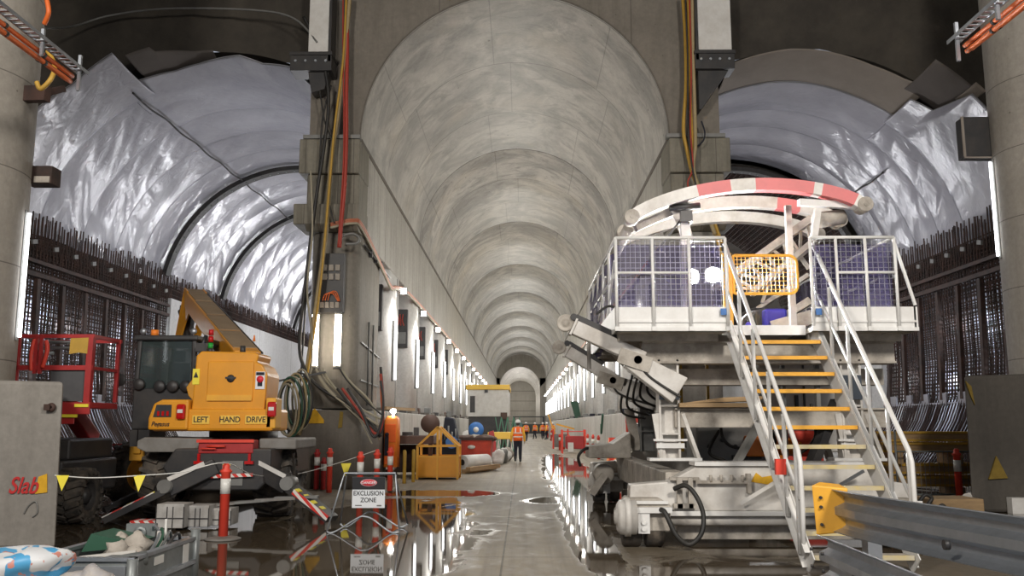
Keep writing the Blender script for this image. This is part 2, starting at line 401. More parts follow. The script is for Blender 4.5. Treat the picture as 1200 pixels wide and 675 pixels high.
def thing(name, label, cat, loc, group=None):
    o = bpy.data.objects.new(name, None); COL.objects.link(o); o.location = loc; o.empty_display_size = .2
    ORG[o.name] = Vector(loc); return tag(o, label, cat, group)
def dup(root, loc, label, rz=0, group=None, scale=None):
    r = root.copy(); COL.objects.link(r); r.location = loc; r['label'] = label
    if rz: r.rotation_euler = (0, 0, rz)
    if group: r['group'] = group
    if scale: r.scale = (scale,)*3
    ORG[r.name] = Vector(loc)
    for ch in list(root.children):
        c = ch.copy(); COL.objects.link(c); c.parent = r
        for g in list(ch.children):
            d = g.copy(); COL.objects.link(d); d.parent = c
    return r
def struct(o): o['kind'] = 'structure'; return o
def curve(pts, n=8):
    """Catmull-Rom through the points"""
    pts = [Vector(p) for p in pts]; out = []
    for i in range(len(pts)-1):
        p0, p1, p2, p3 = pts[max(i-1, 0)], pts[i], pts[i+1], pts[min(i+2, len(pts)-1)]
        for k in range(n):
            t = k/n
            out.append(.5*((2*p1)+(p2-p0)*t+(2*p0-5*p1+4*p2-p3)*t*t+(3*p1-p0-3*p2+p3)*t**3))
    out.append(pts[-1]); return out
def text(body, loc, size, m, rot, parent, name, extrude=.002, sx=1, shear=0):
    c = bpy.data.curves.new(name, 'FONT'); c.body = body; c.size = size; c.extrude = extrude; c.align_x = 'CENTER'; c.align_y = 'CENTER'
    c.shear = shear; c.offset = size*.012
    t = bpy.data.objects.new(name, c); COL.objects.link(t); bpy.context.view_layer.update()
    me = bpy.data.meshes.new_from_object(t.evaluated_get(bpy.context.evaluated_depsgraph_get()))
    bpy.data.objects.remove(t)
    me.materials.clear(); me.materials.append(m)
    o = bpy.data.objects.new(name, me); COL.objects.link(o); o.scale = (sx, 1, 1); o.rotation_euler = rot
    if parent is not None: o.parent = parent; o.location = Vector(loc)-ORG[parent.name]
    else: o.location = loc
    return o
FRONT = (math.pi/2, 0, 0)   # text readable from -Y
random.seed(7)
ORD = ['first', 'second', 'third', 'fourth', 'fifth', 'sixth', 'seventh', 'eighth', 'ninth', 'tenth', 'eleventh', 'twelfth', 'thirteenth',
       'fourteenth', 'fifteenth', 'sixteenth', 'seventeenth', 'eighteenth', 'nineteenth', 'twentieth']
LC, LZ, LR = -8.3, 6.1, 5.25      # left barrel centre line and radius
RC, RZ, RR = 7.6, 6.1, 5.2        # right barrel
VX, VZ, VR = -.2, 9.1, 4.1        # centre vault

# ------------------------------------------------------------------ the setting
b = MB(); b.add([(-17, -6, 0), (17, -6, 0), (17, 205, 0), (-17, 205, 0)], [(0, 1, 2, 3)]); struct(b.build('floor', M_floor, world=1))

def vault(y0, y1, xc, zc, R, name, m, grooves=()):
    b = MB(); N = 64; ys = []
    cuts = [y0]+[g for g in grooves if y0 < g < y1]+[y1]
    prof = []
    for i in range(len(cuts)-1):
        prof += [(cuts[i]+(.04 if i else 0), R), (cuts[i+1]-.04, R)]
        if i < len(cuts)-2: prof += [(cuts[i+1]-.04, R+.10), (cuts[i+1]+.04, R+.10)]
    vs = []
    for y, r in prof:
        for k in range(N+1):
            t = math.pi*k/N; vs.append((xc-r*math.cos(t), y, zc+r*math.sin(t)))
    n = N+1
    fs = [(i*n+k, i*n+k+1, (i+1)*n+k+1, (i+1)*n+k) for i in range(len(prof)-1) for k in range(N)]
    b.keep = True
    b.add(vs, fs, True); return struct(b.build(name, m, world=1))
vault(22.93, 150, VX, VZ, VR, 'ceiling', M_vault, [23+4.63*3*k for k in range(1, 10)])
vault(150, 202, -.4, 7.7, 3.35, 'ceiling', M_vault)
# centre headwall with the arched opening
b = MB(); N = 64; top = 16
xs = [VX-VR*math.cos(math.pi*k/N) for k in range(N+1)]
zs = [VZ+VR*math.sin(math.pi*k/N) for k in range(N+1)]
for i in range(N):
    for y in (22.95,):
        b.add([(xs[i], y, zs[i]), (xs[i+1], y, zs[i+1]), (xs[i+1], y, top), (xs[i], y, top)], [(0, 1, 2, 3)])
b.box(-5.66, -4.3, 22.95, 23.9, 9.1, top); b.box(3.9, 5.25, 22.95, 23.9, 9.1, top); struct(b.build('wall_center_front', M_head, world=1))
b = MB()  # raised lip that follows the opening
b.keep = True
vv = [(VX-r*math.cos(math.pi*k/64), yy, VZ+r*math.sin(math.pi*k/64)) for r, yy in ((VR-.005, 22.95), (VR-.005, 22.91), (VR+.03, 22.91), (VR+.03, 22.96)) for k in range(65)]
b.add(vv, [(q*65+k, q*65+k+1, (q+1)*65+k+1, (q+1)*65+k) for q in range(3) for k in range(64)])
struct(b.build('trim_1', M_plinth, world=1))
# longitudinal beams between columns and vault
b = MB(); b.box(-5.66, -4.3, 24.22, 150, 6.6, 9.1); b.box(-5.66, -4.6, 23.9, 150, 9.1, 12.2); struct(b.build('wall_beam_left', M_beamw, world=1, bevel=.03))
b = MB(); b.box(3.9, 5.25, 24.22, 150, 6.6, 9.1); b.box(4.2, 5.25, 23.9, 150, 9.1, 12.2); struct(b.build('wall_beam_right', M_beamw, world=1, bevel=.03))
b = MB(); b.box(-4.34, -4.26, 23, 150, 9.02, 9.12); struct(b.build('trim_2', M_plinth, world=1))
b = MB(); b.box(3.86, 3.94, 23, 150, 9.02, 9.12); struct(b.build('trim_3', M_plinth, world=1))
# parapets below the columns
b = MB(); b.box(-5.5, -4.2, 27.4, 150, 0, 2.0); struct(b.build('wall_parapet_left', M_par, world=1, bevel=.03))
b = MB(); b.box(3.6, 5.2, 27.4, 150, 0, 2.0); struct(b.build('wall_parapet_right', M_par, world=1, bevel=.03))
# step to the narrower far tunnel, its walls and the end wall
b = MB(); N = 40; xc, zc, R = -.4, 7.7, 3.35
for i in range(N):
    t0, t1 = math.pi*i/N, math.pi*(i+1)/N
    b.add([(xc-R*math.cos(t0), 150, zc+R*math.sin(t0)), (xc-R*math.cos(t1), 150, zc+R*math.sin(t1)),
           (VX-4.5*math.cos(t1), 150, 9.1+4.5*math.sin(t1)), (VX-4.5*math.cos(t0), 150, 9.1+4.5*math.sin(t0))], [(0, 1, 2, 3)])
b.box(-6, xc-R, 150, 150.5, 0, 9.2); b.box(xc+R, 6, 150, 150.5, 0, 9.2)
struct(b.build('wall_step', M_pier, world=1))
b = MB(); b.box(xc-R-.4, xc-R, 150.5, 202, 0, 7.8); b.box(xc+R, xc+R+.4, 150.5, 202, 0, 7.8); struct(b.build('wall_far_sides', M_conc, world=1))
b = MB(); b.box(-5, 5, 200, 200.4, 0, 12); struct(b.build('wall_end', concrete('concrete_end_wall', (.36, .345, .31), (.22, .20, .17), .4, [(2, 2.2, 0, .12)]), world=1))

# dark sprayed headwalls left and right
def dark_wall(x0, x1, xc, zc, R, name, side):
    b = MB(); b.keep = True; s = .25; nx = int((x1-x0)/s); nz = 64; idx = {}; vs = []; fs = []
    def inside(x, z): return (z > zc and math.hypot(x-xc, z-zc) < R) or (z <= zc and abs(x-xc) < R)
    for j in range(nz+1):
        for i in range(nx+1):
            x, z = x0+i*s, j*s
            if z > zc:
                d = math.hypot(x-xc, z-zc)
                if abs(d-R) < .2: x, z = xc+(x-xc)*R/d, zc+(z-zc)*R/d
            y = 23.3+.35*mnoise.noise(Vector((x*.5, z*.5, 3)))+.12*mnoise.noise(Vector((x*2, z*2, 1)))
            idx[i, j] = len(vs); vs.append((x, y, z))
    for j in range(nz):
        for i in range(nx):
            cx = sum(vs[idx[a]][0] for a in ((i, j), (i+1, j), (i+1, j+1), (i, j+1)))/4
            cz = sum(vs[idx[a]][2] for a in ((i, j), (i+1, j), (i+1, j+1), (i, j+1)))/4
            if not inside(cx, cz): fs.append((idx[i, j], idx[i+1, j], idx[i+1, j+1], idx[i, j+1]))
    b.add(vs, fs, True); return struct(b.build(name, M_shot, world=1))
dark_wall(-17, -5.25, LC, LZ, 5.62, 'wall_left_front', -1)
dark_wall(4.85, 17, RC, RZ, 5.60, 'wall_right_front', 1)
def rough(x0, x1, y0, y1, z, name):
    b = MB(); b.keep = True; nx = int((x1-x0)/.6); ny = int((y1-y0)/.6)
    vs = [(x0+(x1-x0)*i/nx, y0+(y1-y0)*j/ny, z+.5*mnoise.noise(Vector((i*.3, j*.3, 5)))) for j in range(ny+1) for i in range(nx+1)]
    fs = [(j*(nx+1)+i, j*(nx+1)+i+1, (j+1)*(nx+1)+i+1, (j+1)*(nx+1)+i) for j in range(ny) for i in range(nx)]
    b.add(vs, fs, True); struct(b.build(name, M_shot, world=1))
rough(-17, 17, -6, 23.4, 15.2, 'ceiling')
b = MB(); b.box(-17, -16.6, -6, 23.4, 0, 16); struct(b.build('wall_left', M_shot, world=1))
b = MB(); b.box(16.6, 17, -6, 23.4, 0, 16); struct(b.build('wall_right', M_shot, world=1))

# --- side tunnels: cast lining further in, walls behind the bars
def side_wall(sign, xc, R, y0, y1, name, m, z1=6.3, off=0, thick=.0):
    """inside wall profile, curved in at the foot"""
    b = MB(); b.keep = True; prof = []
    for k in range(15):
        z = z1*k/14; d = R+off
        inn = (1.5 if off > 0 else .5)*max(0, 1-z/2.6)**2
        prof.append((xc+sign*(d-inn), z))
    ny = max(2, int((y1-y0)/1)); vs = []
    for j in range(ny+1):
        y = y0+(y1-y0)*j/ny
        vs += [(x, y, z) for x, z in prof]
    n = len(prof); fs = [(j*n+k, j*n+k+1, (j+1)*n+k+1, (j+1)*n+k) for j in range(ny) for k in range(n-1)]
    b.add(vs, fs, True)
    if thick:
        x = prof[-1][0]
        b.add([(x, y0, z1), (x, y1, z1), (x+sign*thick, y1, z1), (x+sign*thick, y0, z1)], [(0, 1, 2, 3)])
        pr = prof+[(prof[-1][0]+sign*thick, z1), (prof[0][0]+sign*(thick+1.4), 0)]
        b.add([(x, y0, z) for x, z in pr], [tuple(range(len(pr)))])
    return struct(b.build(name, m, world=1))
side_wall(-1, LC, LR, 33, 80, 'wall_left_lining', M_cast, 6.25, -.45, .5)
side_wall(1, RC, RR, 31, 80, 'wall_right_lining', M_cast, 6.25, -.45, .5)
side_wall(-1, LC, LR, 20, 34, 'wall_left_membrane', M_mem, 6.3, .75)
side_wall(1, RC, RR, 20, 34, 'wall_right_membrane', M_memr, 6.3, .75)
b = MB(); b.box(-15, -4.5, 80, 80.4, 0, 12); struct(b.build('wall_left_end', M_cast, world=1))
b = MB(); b.box(4.5, 14, 80, 80.4, 0, 12); struct(b.build('wall_right_end', M_cast, world=1))
# shotcrete shell outside the membranes keeps the barrels closed
def shell(xc, zc, R, y0, y1, name, a0=-math.pi/2, a1=math.pi/2):
    b = MB(); b.keep = True; N = 30
    vs = [(xc+R*math.sin(a0+(a1-a0)*k/N), y, zc+R*math.cos(a0+(a1-a0)*k/N)) for y in (y0, y1) for k in range(N+1)]
    b.add(vs, [(k, k+1, N+1+k+1, N+1+k) for k in range(N)], True); struct(b.build(name, M_shot, world=1))
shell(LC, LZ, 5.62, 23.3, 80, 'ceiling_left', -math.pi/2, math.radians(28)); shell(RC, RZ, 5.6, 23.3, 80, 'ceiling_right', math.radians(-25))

# ------------------------------------------------------------------ membrane sheets
def sheet(xc, zc, R, a0, a1, yf, yb, seed, name, label, m, side, group=None, rofs=0, wr=1.0):
    """a sheet round the crown from angle a0 to a1 (degrees, 0 = crown), front edge yf(angle)"""
    b = MB(); b.keep = True
    na = int(abs(a1-a0)*2.0); L0 = yb-yf((a0+a1)/2); ny = max(6, int(L0/.10)); vs = []
    for i in range(na+1):
        a = a0+(a1-a0)*i/na; ar = math.radians(a); y0 = yf(a)
        for j in range(ny+1):
            y = y0+(yb-y0)*j/ny
            s = ar*R
            t = (y-y0)/(yb-y0)
            sag = .10*math.sin(math.pi*t)
            # puckers: folds running across the seam, strongest low on the arch
            low = .35+.65*min(1, abs(a)/70)
            q = mnoise.noise(Vector((s*1.15+y*.55*side, y*.45-s*.1, seed*3.1)))
            r2 = 1-abs(mnoise.noise(Vector((s*1.0+y*.8*side, y*.6, seed*1.7+9))))*2
            w = (.05*q+.03*max(0, r2)**3)*low*wr*(.35+.65*math.sin(math.pi*t)**.5)
            r = R-rofs-sag+w+.09*(1-t)
            vs.append((xc+r*math.sin(ar), y, zc+r*math.cos(ar)))
    n = ny+1
    b.add(vs, [(i*n+j, i*n+j+1, (i+1)*n+j+1, (i+1)*n+j) for i in range(na) for j in range(ny)], True)
    edge = [Vector(vs[i*(ny+1)])*1 for i in range(na+1)]
    o = b.build(name, m, world=1)
    if group != 'fleece strips':
        e = MB(); e.keep = True; e.tube([p+Vector((xc-p.x, 0, zc-p.z)).normalized()*.015 for p in edge], .011, 4); e.build('weld_seam', M_graysteel, o)
    sol = o.modifiers.new('solid', 'SOLIDIFY'); sol.thickness = .012
    return tag(o, label, 'membrane', group)
def zig(pts):
    def f(a):
        for (a0, y0), (a1, y1) in zip(pts, pts[1:]):
            if a0 <= a <= a1: return y0+(y1-y0)*(a-a0)/(a1-a0+1e-9)
        return pts[0][1] if a < pts[0][0] else pts[-1][1]
    return f
GL, GR = 'membrane sheets lining the left tunnel', 'membrane sheets lining the right tunnel'
sheet(LC, LZ, LR, -84, -23.5, zig([(-84, 21.9), (-58, 21.9), (-50, 21.6), (-38, 21.8), (-23.5, 21.45)]), 24.1, 1, 'membrane_sheet',
      'bright white membrane sheet whose square corner sticks up at the mouth of the left tunnel', M_mem, 1, GL, .10, .6)
sheet(LC, LZ, LR, -30, 30, zig([(-30, 23.4), (-27, 23.3), (-14, 23.5), (-6, 23.3), (8, 22.7), (14, 23.0), (24, 22.5), (30, 23.6)]), 25.3, 2,
      'membrane_sheet', 'white membrane sheet with wavy front edge under the crown of left tunnel mouth', M_mem, 1, GL, .02, .8)
y = 24.0; k = 0
for yb in (26.6, 28.8, 30.8, 32.7, 34.8, 37.0, 39.1, 41.5, 44, 46.5, 49, 51.6, 56, 62, 70, 79.7):
    sheet(LC, LZ, LR, -82, 29.5, (lambda v: (lambda a: v))(y), yb+.12, 3+k, 'membrane_sheet',
          '%s full ring of white membrane behind the mouth of the left tunnel' % ORD[k], M_mem, 1, GL, 0); y = yb; k += 1
sheet(RC, RZ, RR, 35, 84, zig([(35, 23.5), (42, 23.3), (45, 21.6), (60, 21.6), (84, 22)]), 25.2, 31, 'membrane_sheet',
      'grey membrane sheet with cut corners low on the right at the right tunnel mouth', M_memr, -1, GR, .08, .6)
sheet(RC, RZ, RR, -24.5, 40, zig([(-27, 25), (-16, 24.9), (0, 24.75), (22, 24.9), (38, 24.9)]), 26.9, 32, 'membrane_sheet',
      'grey membrane sheet with dark front edge under the brown fleece of the right tunnel', M_memr, -1, GR, 0, .8)
y = 25.0; k = 0
for yb in (28.4, 30.3, 32.1):
    a0 = -24.5
    yy = y if k else 26.6
    sheet(RC, RZ, RR, a0, 83, (lambda v: (lambda a: v))(yy), yb+.12, 33+k, 'membrane_sheet',
          '%s full ring of grey membrane behind the mouth of the right tunnel' % ORD[k], M_memr, -1, GR, 0); y = yb; k += 1
sheet(RC, RZ, RR, 36, 83, (lambda a: 25.0), 26.8, 37, 'membrane_sheet', 'grey membrane sheet beside the rebar tips low on the right tunnel', M_memr, -1, GR, .02)
sheet(RC, RZ, RR+.16, -22, 37, zig([(-22, 23.0), (-4, 22.85), (5, 22.95), (20, 23.2), (30, 23.2), (37, 23.0)]), 25.6, 41, 'fleece_strip',
      'long brown fleece strip hanging over the mouth of the right tunnel', M_fleece, -1, 'fleece strips', 0, .3)
sheet(RC, RZ, RR+.2, 32, 44, zig([(32, 21.75), (44, 21.8)]), 23.6, 42, 'fleece_strip',
      'square dark grey fleece piece above the right tunnel mouth', M_fleeced, -1, 'fleece strips', 0, .2)
sheet(RC, RZ, RR+.16, 43.5, 47, lambda a: 21.5, 22.5, 43, 'fleece_strip',
      'small brown fleece scrap beside the right round column', M_fleece, -1, 'fleece strips', 0, .2)
sheet(LC, LZ, LR+.2, -23, -1, zig([(-23, 22.3), (-16, 22.3), (-15.5, 22.6), (-6, 23.0), (-1, 23.0)]), 24.4, 44, 'fleece_strip',
      'grey fleece scrap folded over the crown of the left tunnel mouth', M_fleeced, 1, 'fleece strips', 0, .5)
# dark ring hoses on the membrane
def ring_band(xc, zc, R, y, a0, a1, name, label, w=.24, group=None):
    b = MB(); N = 60
    vs = []
    for k in range(N+1):
        a = math.radians(a0+(a1-a0)*k/N)
        for r, yy in ((R-.30, y-w/2), (R-.30, y+w/2), (R-.14, y+w/2), (R-.14, y-w/2)):
            vs.append((xc+r*math.sin(a), yy, zc+r*math.cos(a)))
    b.add(vs, [(k*4+q, k*4+(q+1) % 4, (k+1)*4+(q+1) % 4, (k+1)*4+q) for k in range(N) for q in range(4)])
    r = b.build(name, M_black, world=1); tag(r, label, 'sealing band', group)
    c = MB()
    for k in range(2, N-1, 2):
        a = math.radians(a0+(a1-a0)*k/N); p = (xc+(R-.31)*math.sin(a), y, zc+(R-.31)*math.cos(a))
        c.bar((p[0], y-.03, p[2]), (p[0], y+.03, p[2]), .05, .02)
    ORG[r.name] = Vector((0, 0, 0)); c.build('clamp_row', M_galvd, r)
for i, (y, lb) in enumerate(((32.7, 'nearest black sealing band arched across the white left tunnel lining'),
                             (39.1, 'second black sealing band arched across the white left tunnel lining'),
                             (51.7, 'farthest black sealing band arched across the left tunnel lining'))):
    ring_band(LC, LZ, LR, y, -79, 29, 'sealing_band', lb, .42, 'black sealing bands in the left tunnel')

# lines hung on the membrane
def cable(name, label, pts, r, m, cat='cable', group=None, n=7, seg=8):
    b = MB(); b.keep = True; b.tube(curve(pts, seg), r, n); return tag(b.build(name, m, world=1), label, cat, group)
pts = [(LC+(LR-.22)*math.sin(math.radians(-27.7+(y-23.3)*.22)), y, LZ+(LR-.22)*math.cos(math.radians(-27.7+(y-23.3)*.22))-.06*(i % 2)) for i, y in enumerate([23.3+1.15*q for q in range(20)])]
cable('hanging_cable', 'thin black cable strung along the left tunnel membrane', pts, .028, M_black)
pts = [(RC+(RR-.2)*math.sin(math.radians(48.4)), y, RZ+(RR-.2)*math.cos(math.radians(48.4))-.05*(i % 2)) for i, y in enumerate([27.4+1.0*q for q in range(6)])]
cable('hanging_cable', 'short black cable strung on the right tunnel membrane', pts, .028, M_black)

# ------------------------------------------------------------------ rebar cages
def cage(sign, xc, R, y0, y1, label, posts, seed):
    rnd = random.Random(seed)
    t = thing('rebar_cage', label, 'rebar cage', (xc+sign*(R-.4), (y0+y1)/2, 0), 'rebar cages on the side walls')
    def X(z, o): return xc+sign*(R-o-1.6*max(0, 1-z/2.9)**1.7)
    for layer, (o, st) in enumerate(((.34, .17), (-.10, .19))):
        b = MB(); b.keep = True
        y = y0+layer*.05
        while y < y1:
            b.tube([(X(6.3, o+.03), y+.06, 6.3), (X(6.3, o+.03)+rnd.uniform(-.02, .02), y+.06, 7.2+rnd.uniform(-.3, .1))], .015, 4)
            ztop = 7.25+rnd.uniform(-.22, .12)
            pts = [(X(z, o)+rnd.uniform(-.01, .01), y+rnd.uniform(-.015, .015), z) for z in (.15, .6, 1.1, 1.7, 2.4, 3.4, 4.8, 6.2, ztop)]
            b.tube(pts, .021, 4); y += st*rnd.uniform(.85, 1.15)
        tag(b.build('upright_bars', M_rust, t), kind='stuff')
        b = MB(); b.keep = True; z = 2.35
        while z < 6.7:
            b.tube([(X(z, o-.03), y0, z), (X(z, o-.03), (y0+y1)/2, z+rnd.uniform(-.03, .03)), (X(z, o-.03), y1, z)], .021, 4)
            z += (.12 if z < 5 else .09)*rnd.uniform(.85, 1.2)
        tag(b.build('lengthwise_bars', M_rust, t), kind='stuff')
    for z, w in ((5.95, .10), (5.6, .12)):
        b = MB(); b.bar((X(z, .42), y0, z), (X(z, .42), y1, z), .08, w); b.build('waler', M_rust, t)
    for y in posts:
        b = MB(); b.bar((X(2.4, .38), y, 2.3), (X(5.4, .38), y, 5.5), .10, .16, (0, 1, 0)); b.build('soldier_post', M_rust, t)
    b = MB()
    for k in range(9):
        yy = y0+1.2+k*(y1-y0-2)/8; b.box(X(2.25, .34)-.03, X(2.25, .34)+.03, yy-.22, yy+.22, 2.12, 2.5)
    b.bar((X(2.2, .34), y0, 2.2), (X(2.2, .34), y1, 2.2), .05, .05); b.build('spacer_row', M_memr, t)
    b = MB()
    for k in range(12):
        yy = y0+.6+k*(y1-y0-1)/11; b.bar((X(6.3, .38), yy, 6.45), (X(6.3, .38), yy+.22, 6.5), .06, .12)
    b.build('clip_row', M_graysteel, t)
cage(-1, LC, LR, 19.5, 32.9, 'dense rusty rebar cage standing along the left tunnel wall', [21.2+1.35*k for k in range(9)], 1)
cage(1, RC, RR, 19.5, 30.9, 'dense rusty rebar cage standing along the right tunnel wall', [20.4+1.25*k for k in range(9)], 2)
def starters(sign, xc, R, y0, y1, label, st=.11):
    rnd = random.Random(5); b = MB(); b.keep = True; y = y0
    while y < y1:
        x = xc+sign*(R-.25); b.tube([(x, y, 6.26), (x+rnd.uniform(-.03, .03), y, 7.15+rnd.uniform(-.15, .1))], .02, 4)
        b.tube([(x+sign*.35, y+.04, 6.26), (x+sign*.33, y+.04, 6.95+rnd.uniform(-.15, .1))], .02, 4); y += st
    for z in (6.45, 6.65, 6.85): b.tube([(xc+sign*(R-.25), y0, z), (xc+sign*(R-.25), y1, z)], .02, 4)
    tag(b.build('starter_bars', M_rust, world=1), label, 'rebar', kind='stuff')
starters(-1, LC, LR, 33.3, 66, 'fringe of starter bars on top of the white left tunnel lining')
starters(1, RC, RR, 31.2, 50, 'fringe of starter bars on top of the white right tunnel lining')
# right tunnel: arched rebar mat inside the membrane further in
b = MB(); b.keep = True
for layer, r in ((0, RR-.5), (1, RR-.25)):
    for k in range(46):
        y = 32.1+k*.22+layer*.1
        b.tube([(RC+r*math.sin(math.radians(a)), y, RZ+r*math.cos(math.radians(a))) for a in range(-24, 84, 6)], .022, 4)
    for k in range(46):
        a = math.radians(-24+k*2.35); b.tube([(RC+(r-.04)*math.sin(a), 32.1, RZ+(r-.04)*math.cos(a)), (RC+(r-.04)*math.sin(a), 42.2, RZ+(r-.04)*math.cos(a))], .022, 4)
tag(b.build('rebar_arch', M_rust, world=1), 'dark arched rebar mat under the crown of the right tunnel', 'rebar', kind='stuff')
ring_band(RC, RZ, RR-.25, 31.95, -26, 80, 'sealing_band', 'wide black sealing band around the rebar arch in the right tunnel', .35)
shell(RC, RZ, RR-.12, 32.3, 44, 'ceiling_right_dark', math.radians(-27), math.radians(84))

# ------------------------------------------------------------------ piers, columns, round columns
def stadium(x0, x1, y0, y1, r, n=6):
    pts = []
    for cx, cy, a0 in ((x1-r, y0+r, -90), (x1-r, y1-r, 0), (x0+r, y1-r, 90), (x0+r, y0+r, 180)):
        pts += [(cx+r*math.cos(math.radians(a0+90*k/n)), cy+r*math.sin(math.radians(a0+90*k/n))) for k in range(n+1)]
    return pts
def rounded(b, x0, x1, y0, y1, z0, z1, r, zs=()):
    p = stadium(x0, x1, y0, y1, r); loops = [[(x, y, z) for x, y in p] for z in (z0, *zs, z1)]
    return b.hull_rect(loops)
for side, x0, x1, lab in (('left', -5.62, -4.3, 'left'), ('right', 3.9, 5.22, 'right')):
    t = thing('concrete_pier', 'massive %s pier carrying the mouth of the centre vault' % lab, 'pier', ((x0+x1)/2, 25, 0), 'front piers')
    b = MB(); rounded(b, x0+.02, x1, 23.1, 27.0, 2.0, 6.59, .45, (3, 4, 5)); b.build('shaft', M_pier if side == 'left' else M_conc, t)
    o = -1 if side == 'left' else 1
    xa, xb = (x0-.35, x1+.03) if side == 'left' else (x0-.03, x1+.35)
    xc_, xd_ = (x0-.05, x1+.01) if side == 'left' else (x0, x1+.1)
    b = MB(); b.box(xa, xb, 22.75, 24.2, 6.75, 7.3); b.prism([(22.75, 6.75), (24.2, 6.75), (24.2, 6.60), (23.0, 6.60)], xc_, xd_, 'yz')
    b.box(xc_, xd_, 22.9, 24.2, 7.3, 8.12)
    b.box(xa+.1 if side == 'left' else xa, xb if side == 'left' else xb-.1, 22.75, 24.2, 8.12, 9.05)
    b.build('capital', M_corb, t, bevel=.03)
    b = MB(); b.box(xc_-.1, xd_+.02, 22.7, 22.95, 9.05, 9.15)
    b.build('ledge', M_graysteel, t)
    for yy in (24.7, 25.45):
        b = MB(); s = x1 if side == 'left' else x0; e = .05*(-o)
        b.tube([(s+e, yy, 2.1), (s+e, yy, 4.4)], .03, 6)
        b.build('conduit', M_graysteel, t)
    b = MB(); s = (x1 if side == 'left' else x0)-o*.03
    b.bar((s, 23.7, 3.75), (s, 26.8, 3.55), .03, .04); b.bar((s, 23.7, 2.75), (s, 26.8, 2.7), .03, .04); b.build('tie_strap', M_graysteel, t)
    b = MB(); x2, x3 = (x0-.35, x1+.22) if side == 'left' else (x0-.25, x1+.4)
    p = stadium(x2, x3, 22.7, 27.3, .25, 3)
    b.hull_rect([[(x, y, 0) for x, y in p], [(x, y, 1.2) for x, y in p], [(x*.995, y, 1.95+.06*mnoise.noise(Vector((x*2, y*2, 0)))) for x, y in p]])
    b.build('plinth', M_plinth, t)
    if side == 'left':
        b = MB(); b.prism([(-5.48, 1.62), (-4.98, 1.62), (-4.98, 1.70), (-5.22, 2.0), (-5.48, 1.72)], 22.67, 22.695); o_ = b.build('sprayed_arrow', M_spray, t)
        b = MB(); b.prism([(-4.62, 1.5), (-4.52, 1.52), (-4.5, 1.9), (-4.58, 1.92)], 22.67, 22.695); b.build('sprayed_mark', M_sprayd, t)
# column rows
def column(x0, x1, y0):
    t = thing('concrete_column', '', 'column', ((x0+x1)/2, y0+1.35, 2.0)); cx = (x0+x1)/2
    inner = x1 if cx < 0 else x0; s = -1 if cx > 0 else 1
    b = MB(); rounded(b, x0, x1, y0, y0+2.7, 2.0, 6.6, .35); b.build('shaft', M_col, t)
    b = MB(); b.box(x0-.04, x1+.04, y0-.04, y0+2.74, 2.0, 2.12); b.build('kicker', M_plinth, t)
    # vertical joint strip on the inner face
    b = MB(); b.box(*sorted((inner-.03, inner+s*.02)), y0+1.9, y0+1.96, 2.12, 6.55); b.build('joint_strip', M_graysteel, t)
    return t
cprotos = {}
for side, x0, x1 in (('left', -5.4, -4.32), ('right', 3.92, 5.0)):
    for k in range(19):
        y0 = 28.6+6.4*k; lab = '%s white concrete column counted from the front of the %s row' % (ORD[k], side)
        if k == 0: c = column(x0, x1, y0); c['label'] = lab; c['group'] = 'columns of the %s row' % side; cprotos[side] = c
        else: dup(cprotos[side], ((x0+x1)/2, y0+1.35, 2.0), lab)
# lights on the columns
def tube_light(loc, h, m, side, name='tube_light', rad=.045):
    t = thing(name, '', 'light', loc); x, y, z = loc
    b = MB(); b.box(x-.06-.03*side, x+.06-.03*side, y-.05, y+.05, z-h/2-.05, z+h/2+.05); b.build('housing', M_graysteel, t)
    b = MB(); b.cyl((x+.07*side, y, z-h/2), (x+.07*side, y, z+h/2), rad, 10); b.build('tube', m, t)
    return t
def flood(loc, side, name='flood_lamp'):
    x, y, z = loc; t = thing(name, '', 'light', loc)
    b = MB(); b.box(x-.12, x+.12, y-.08, y+.12, z-.12, z+.12); b.box(min(x, x-side*.26), max(x, x-side*.26), y+.02, y+.06, z+.02, z+.06); b.build('housing', M_graysteel, t, bevel=.02)
    b = MB(); b.prism([(x-.10, z-.10), (x+.10, z-.10), (x+.10, z+.10), (x-.10, z+.10)], y-.10, y-.08); b.build('lens', M_lens, t)
    return t
def jbox(loc, name='junction_box'):
    x, y, z = loc; t = thing(name, '', 'electrical box', loc)
    b = MB(); b.box(x-.26, x+.26, y-.22, y, z-.75, z+.75); b.build('enclosure', M_dark, t, bevel=.02)
    b = MB(); b.box(x-.2, x+.2, y-.24, y-.22, z-.6, z-.15); b.build('cover', M_graysteel, t)
    b = MB()
    for q in (-.12, 0, .12): b.tube(curve([(x+q, y-.25, z+.1), (x+q*.5, y-.28, z+.3), (x+q-.04, y-.25, z+.55)], 4), .02, 5)
    b.build('red_plug_leads', M_hoseR, t); return t
pr = {}
